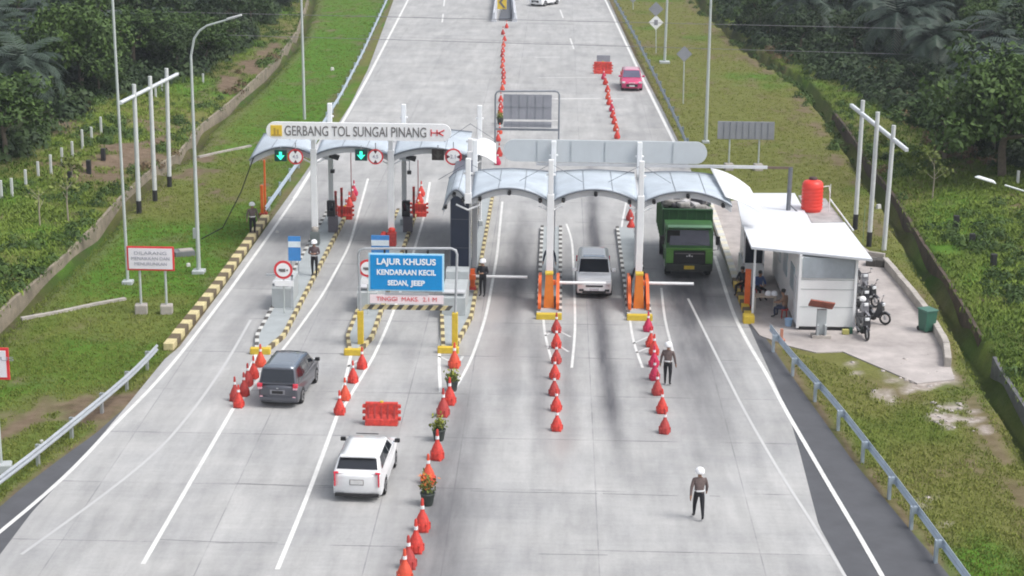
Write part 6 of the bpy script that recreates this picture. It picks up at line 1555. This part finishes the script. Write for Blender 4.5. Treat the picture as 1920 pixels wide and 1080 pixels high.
# table, stools, bucket and folk on the porch
q = W3(1434, 588, 0); t = thing('table', 'small pale table on the porch of the guard house', 'table', (q.x, q.y, .03)); mb = MB(); mb.box((0, .3, .74), (1.0, .6, .05), mat('table_top', (.42, .34, .27), .6)); mb.build('table_top', t, bevel=.01)
for sx in (-.45, .45):
    for sy in (.05, .55): mb = MB(); mb.box((sx, sy, .36), (.05, .05, .72), mat('table_leg', (.5, .46, .40), .6)); mb.build('leg', t)
for dx, nm in ((.15, 'left'), (.42, 'right')):
    mb = MB(); mb.lathe([(.15, 0), (.155, .08), (.12, .16), (.05, .2), (.01, .205)], helmet_m, 14); o = mb.build('helmet', loc=(q.x + dx, q.y + .3, .795)); tag(o, 'white helmet, %s of two lying on the porch table' % nm, 'helmet')
for (px, py, lab, col) in ((1450, 604, 'dark stool under the seated person in brown', black), (1424, 560, 'dark stool under the seated person in blue', black), (1385, 560, 'dark stool by the orange post', black)):
    pass
def stool(q, lab):
    t = thing('stool', lab, 'stool', (q.x, q.y, .03)); mb = MB(); mb.lathe([(.19, .40), (.19, .44), (.16, .45)], dark_red, 14); mb.build('seat', t)
    for k in range(4): a = k * math.pi / 2 + .78; mb = MB(); mb.tube((math.cos(a) * .17, math.sin(a) * .17, 0), (math.cos(a) * .13, math.sin(a) * .13, .4), .016, dark_red, n=6); mb.build('leg', t)
q = W3(1470, 598, 0); stool(q, 'stool under the seated person in brown at the guard house wall'); person('seated person in a brown top bent forward by the guard house wall', None, R(60), 'sit', top=brown_cloth, legs=mat('jeans', (.04, .05, .09), .8), helmet=False, belt=False, z0=.03, pos=q)
q = W3(1422, 560, 0); stool(q, 'stool under the seated person in blue behind the porch table'); person('person in a blue shirt seated behind the porch table', None, R(200), 'sit', top=blue_cloth, legs=trouser_m, helmet=False, belt=False, z0=.03, pos=q)
q = W3(1392, 552, 0); stool(q, 'stool under the dark seated person by the orange post'); person('person in dark clothes seated just behind the orange post', None, R(150), 'sit', top=MATS['black_shirt'], legs=trouser_m, helmet=False, belt=False, z0=.03, pos=q)
q = W3(1478, 612, 0); mb = MB(); mb.lathe([(.14, 0), (.18, .32), (.19, .33), (.17, .33), (.15, .05)], bucket_blue, 16); o = mb.build('bucket', loc=(q.x, q.y, .03)); tag(o, 'pale blue bucket at the corner of the guard house', 'bucket')
q = W3(1465, 640, 0); mb = MB(); mb.box((0, 0, .28), (.12, .12, .5), mat('faded_orange', (.50, .22, .15), .7)); mb.box((0, 0, .04), (.3, .3, .06), MATS['faded_orange']); o = mb.build('short_bollard', loc=(q.x, q.y, .03)); tag(o, 'faded orange bollard near the guardrail end', 'bollard')
q = W3(1585, 628, 0); mb = MB(); mb.box((0, 0, .12), (.3, .22, .22), mat('jerrycan', (.42, .40, .12), .6)); mb.box((.25, .1, .15), (.14, .14, .3), bin_green); o = mb.build('jerrycan', loc=(q.x, q.y, .03), bevel=.03); tag(o, 'yellowish jerrycan at the foot of the guard house', 'jerrycan')
# low walls of the yard
def low_wall(px, h, m, label, th=.28, z=0.0, name='low_wall'):
    P = [Vector(g2(*q)) for q in px]; mb = MB(); kerb_blocks(mb, P, th, h, 1.1, [m], 1, .03); tag(mb.build(name, bevel=.03), label, 'wall')
low_wall([(1783, 690), (1779, 655), (1738, 588), (1700, 540), (1664, 498)], .42, old_con, 'low weathered concrete wall along the right of the yard')
low_wall([(1662, 497), (1626, 494)], .38, mat('dark_step', (.07, .065, .06), .9), 'dark low step at the back of the yard', .7)
low_wall([(1660, 484), (1560, 470)], .3, old_con, 'short pale wall at the back of the yard', .2)
# low kerb lines in the left grass
for pts, lab in (([(40, 600), (120, 585), (180, 572), (235, 562)], 'thin broken concrete channel crossing the lower left grass'), ([(372, 296), (420, 285), (470, 275)], 'thin concrete channel in the left grass near the canopy')):
    P = [tg(*q) for q in pts]; mb = MB()
    for a_, b_ in zip(P, P[1:]):
        d = b_ - a_; mb.box((a_ + b_) / 2 + Vector((0, 0, .04)), (d.length, .22, .14), old_con, rot=math.atan2(d.y, d.x))
    tag(mb.build('drain_channel'), lab, 'channel')
# slab patches and stray stones on the right
for pts, lab in (([(1598, 676), (1622, 680), (1645, 704), (1630, 716), (1606, 700)], 'grey patch of old concrete in the weeds'), ([(1655, 712), (1690, 725), (1690, 748), (1660, 742)], 'small grey slab half sunk in the grass')):
    mb = MB(); P = [g2(*q) for q in pts]; mb.prism(P, -.25, -.035, mat('old_slab', (.25, .26, .27), .9, var=.2)); tag(mb.build('concrete_slab', bevel=.03), lab, 'slab')
# litter bin
q = W3(1737, 622, 0); t = thing('wheelie_bin', 'dark green wheeled bin against the low yard wall', 'bin', (q.x, q.y, .03), R(25)); mb = MB(); mb.box((0, 0, .5), (.5, .55, .9), bin_green, taper=1.18); mb.build('bin', t, bevel=.03); mb = MB(); mb.box((0, 0, .99), (.64, .72, .08), mat('bin_lid', (.06, .16, .12), .5)); mb.build('lid', t, bevel=.03)
for s in (-1, 1): mb = MB(); mb.tube((s * .22 - .04, .28, .1), (s * .22 + .04, .28, .1), .1, rubber, n=12); mb.build('wheel', t)

# motorbikes
def motorbike(base, rz, label, body, seat=black, helmet=None):
    q = W3(*base, 0); t = thing('motorbike', label, 'motorbike', (q.x, q.y, .03), rz, 'motorbikes parked beside the guard house')
    for y in (-.62, .62):
        mb = MB(); n = 18
        vs = []; ring = []
        for i in range(n):
            a = 2 * math.pi * i / n
            for j in range(8): b = 2 * math.pi * j / 8; r = .235 + .05 * math.cos(b); vs.append((.045 * math.sin(b), y + r * math.cos(a), .285 + r * math.sin(a)))
        mb.add(vs, [(i * 8 + j, ((i + 1) % n) * 8 + j, ((i + 1) % n) * 8 + (j + 1) % 8, i * 8 + (j + 1) % 8) for i in range(n) for j in range(8)], rubber, True); w = mb.build('wheel', t)
        mb = MB(); mb.tube((-.03, y, .285), (.03, y, .285), .06, rim_m, n=10)
        for k in range(6): a = k * math.pi / 6; mb.tube((0, y - .2 * math.cos(a), .285 - .2 * math.sin(a)), (0, y + .2 * math.cos(a), .285 + .2 * math.sin(a)), .01, rim_m, n=5)
        mb.build('rim', w)
    mb = MB(); mb.prism([(.40, .30), (.52, .62), (.46, .98), (.34, 1.0), (.22, .62), (.10, .36)], -.16, .16, body, 'x'); mb.build('front_fairing', t, bevel=.05)
    mb = MB(); mb.prism([(.12, .30), (.10, .46), (-.10, .66), (-.70, .80), (-.86, .72), (-.55, .46), (-.28, .32)], -.12, .12, body, 'x'); mb.build('rear_body', t, bevel=.04)
    mb = MB(); mb.prism([(.02, .66), (.0, .76), (-.35, .80), (-.76, .88), (-.78, .80), (-.10, .66)], -.13, .13, seat, 'x'); mb.build('seat', t, bevel=.03)
    mb = MB(); mb.path([(-.34, .28, 1.02), (-.12, .38, 1.0), (.12, .38, 1.0), (.34, .28, 1.02)], .02, black, 6); mb.path([(-.26, .32, 1.02), (-.30, .36, 1.2)], .008, black, 5); mb.path([(.26, .32, 1.02), (.30, .36, 1.2)], .008, black, 5)
    for s in (-1, 1): mb.box((s * .31, .36, 1.22), (.13, .02, .08), rim_m)
    mb.build('handlebar', t)
    mb = MB(); mb.box((0, .52, .92), (.2, .08, .13), lamp_clear); mb.build('headlight', t, bevel=.02)
    mb = MB(); mb.path([(0, .42, .8), (0, .62, .285)], .035, rim_m, 6); mb.path([(0, -.3, .4), (0, -.62, .285)], .03, black, 6); mb.path([(.14, .0, .28), (.15, -.5, .3), (.16, -.8, .36)], .04, rim_m, 7); mb.box((0, .0, .28), (.22, .35, .22), black); mb.build('engine', t)
    mb = MB(); mb.prism([(.86, .50), (.62, .62), (.38, .54), (.62, .58)], -.06, .06, body, 'x'); mb.build('mudguard', t)
    if helmet: mb = MB(); mb.lathe([(.13, 0), (.145, .08), (.11, .17), (.02, .21)], helmet, 12); o = mb.build('helmet', loc=(q.x + .1, q.y, 1.0)); tag(o, 'pale helmet hung on the handlebar of a parked motorbike', 'helmet')
    return t
dkb = mat('bike_black', (.02, .02, .025), .3, coat=.5); whb = mat('bike_white', (.16, .16, .18), .3, coat=.5)
motorbike((1617, 632), R(188), 'small dark motorbike facing the camera, nearest beside the guard house', dkb)
motorbike((1634, 606), R(238), 'black motorbike turned sideways, farthest right of the motorbikes', dkb)
motorbike((1611, 604), R(200), 'black and white motorbike next to the sideways black one', whb, helmet=helmet_m)
motorbike((1614, 580), R(195), 'black motorbike behind the black and white one', dkb)
motorbike((1614, 548), R(190), 'motorbike with a pale front, last in the line along the wall', whb)
motorbike((1622, 572), R(215), 'dark motorbike squeezed in beside the second last one', dkb)

# ------------------------------------------------------------------ median end, fence posts, small things
A_, B_ = gr(926, 41), gr(965, 41); dirv = (gr(947, -40) - gr(946, 41)).normalized()
t = thing('median_barrier', 'pale concrete median barrier starting at the top centre', 'barrier', (0, 0, 0))
for a, sg in ((A_, 1), (B_, -1)):
    e = Vector((945 * 0, 0, 0)); far_p = a + dirv * 70 + Vector((sg * .55, 0, 0)); d = (far_p - a); X = Matrix.Translation(a) @ Matrix.Rotation(math.atan2(d.y, d.x), 4, 'Z')
    mb = MB(); mb.prism([(-.28, -.04), (.28, -.04), (.22, .2), (.10, .45), (.08, .95), (-.08, .95), (-.10, .45), (-.22, .2)], 0, d.length, mat('barrier_concrete', (.52, .54, .58), .7, var=.1), 'x', X=X); mb.build('barrier_wall', t)
mb = MB(); m0 = (A_ + B_) / 2; mb.box((m0.x, m0.y + 14, .1), ((B_ - A_).length * .55, 26, .3), mat('median_dark', (.10, .11, .13), .8)); mb.build('infill', t)
q = gr(941, 24); c = atY(941, 4, q.y); t = thing('chevron_sign', 'yellow chevron sign with a black arrow on the median end', 'road sign', (q.x, q.y, 0)); mb = MB(); mb.box((0, -.06, c.z), (1.0, .05, 1.5), sign_yellow); mb.build('panel', t, bevel=.02)
mb = MB(); z = c.z; mb.prism([(-.35, z), (.15, z + .6), (.4, z + .6), (-.05, z), (.4, z - .6), (.15, z - .6)], -.11, -.09, letter_dark, 'y'); mb.build('chevron', t); mb = MB(); mb.tube((0, 0, 0), (0, 0, c.z + .5), .07, steel); mb.build('post', t)
def fence_post(base, top, m, label, r=.09, group=None):
    p = tg(*base); z = atY(top[0], top[1], p.y).z - p.z; z = max(.5, z); mb = MB(); mb.box((0, 0, z / 2 - .1), (r * 2, r * 2, z + .2), m); o = mb.build('fence_post', loc=p, bevel=.02); tag(o, label, 'fence post', group)
wp = [((3, 372), (-2, 338)), ((23, 368), (21, 334)), ((49, 352), (46, 318)), ((72, 330), (71, 303)), ((96, 326), (93, 290)), ((117, 310), (115, 277)), ((136, 293), (134, 265)), ((155, 278), (152, 243)), ((172, 262), (171, 238)), ((190, 252), (189, 219)), ((292, 182), (290, 158)), ((304, 172), (303, 148)), ((381, 155), (380, 138))]
for i, (b, tp) in enumerate(wp): fence_post(b, tp, pale_pole, 'white concrete fence post, %s from the left edge along the left slope' % ORD[i], .07, 'white fence posts on the left slope')
for i, (b, tp) in enumerate([((132, 350), (130, 322)), ((167, 326), (165, 300)), ((194, 301), (192, 278))]): fence_post(b, tp, black_band, 'black post, %s from the left edge on the left slope' % ORD[i], .13, 'black posts on the left slope')
for i, (b, tp) in enumerate([((1792, 428), (1792, 404)), ((1822, 462), (1824, 438)), ((1862, 500), (1862, 476))]): fence_post(b, tp, black_band, 'black post, %s going down the right slope' % ORD[i], .14, 'black posts on the right slope')
fence_post((1908, 342), (1908, 320), pale_pole, 'white fence post below the large leafy tree on the right', .08)
fence_post((1618, 455), (1622, 385), mat('green_stick', (.20, .30, .16), .7), 'thin greenish stick between the white poles on the right', .02)
for (px, py, s, lab) in ((623, 132, .32, 'small white marker stone in the top left grass'), (353, 500, .22, 'small white stone by the curved lamp base'), (1647, 391, .3, 'small yellow green object on the right verge'), (78, 830, .14, 'white pebble in the lower left grass'), (520, 438, .2, 'white scrap on the leftmost lane edge')):
    q = tg(px, py); mb = MB(); mb.box((0, 0, s * .4), (s, s * .7, s * .9), kerb_white, rot=.5, taper=.8); o = mb.build('marker_stone', loc=q, bevel=.04); tag(o, lab, 'stone')
q = tg(345, 478); mb = MB(); mb.box((0, 0, .1), (1.0, .8, .3), mat('manhole_grey', (.16, .17, .18), .9), rot=.4); mb.box((.1, 0, .27), (.7, .5, .06), old_con, rot=.4); o = mb.build('manhole', loc=q); tag(o, 'grey concrete manhole in the grass left of the curved lamp', 'manhole')
q = tg(1425, 334); 
for o in list(bpy.data.objects):
    if o.type == 'MESH' and o.parent is None and 'label' not in o and o.get('kind') is None: print('UNTAGGED', o.name)
# ------------------------------------------------------------------ thin haze over the whole place
mb = MB(); hz = bpy.data.materials.new('haze'); hz.use_nodes = True; N = hz.node_tree.nodes; N.clear()
pv = N.new('ShaderNodeVolumePrincipled'); pv.inputs['Color'].default_value = (.86, .92, 1, 1); pv.inputs['Density'].default_value = .0003; pv.inputs['Anisotropy'].default_value = .2
om = N.new('ShaderNodeOutputMaterial'); hz.node_tree.links.new(pv.outputs[0], om.inputs['Volume'])
mb.box((0, 1500, 10.5), (6400, 4400, 33), hz); o = mb.build('haze'); stuff(o, 'thin pale haze in the air over the whole place', 'haze')
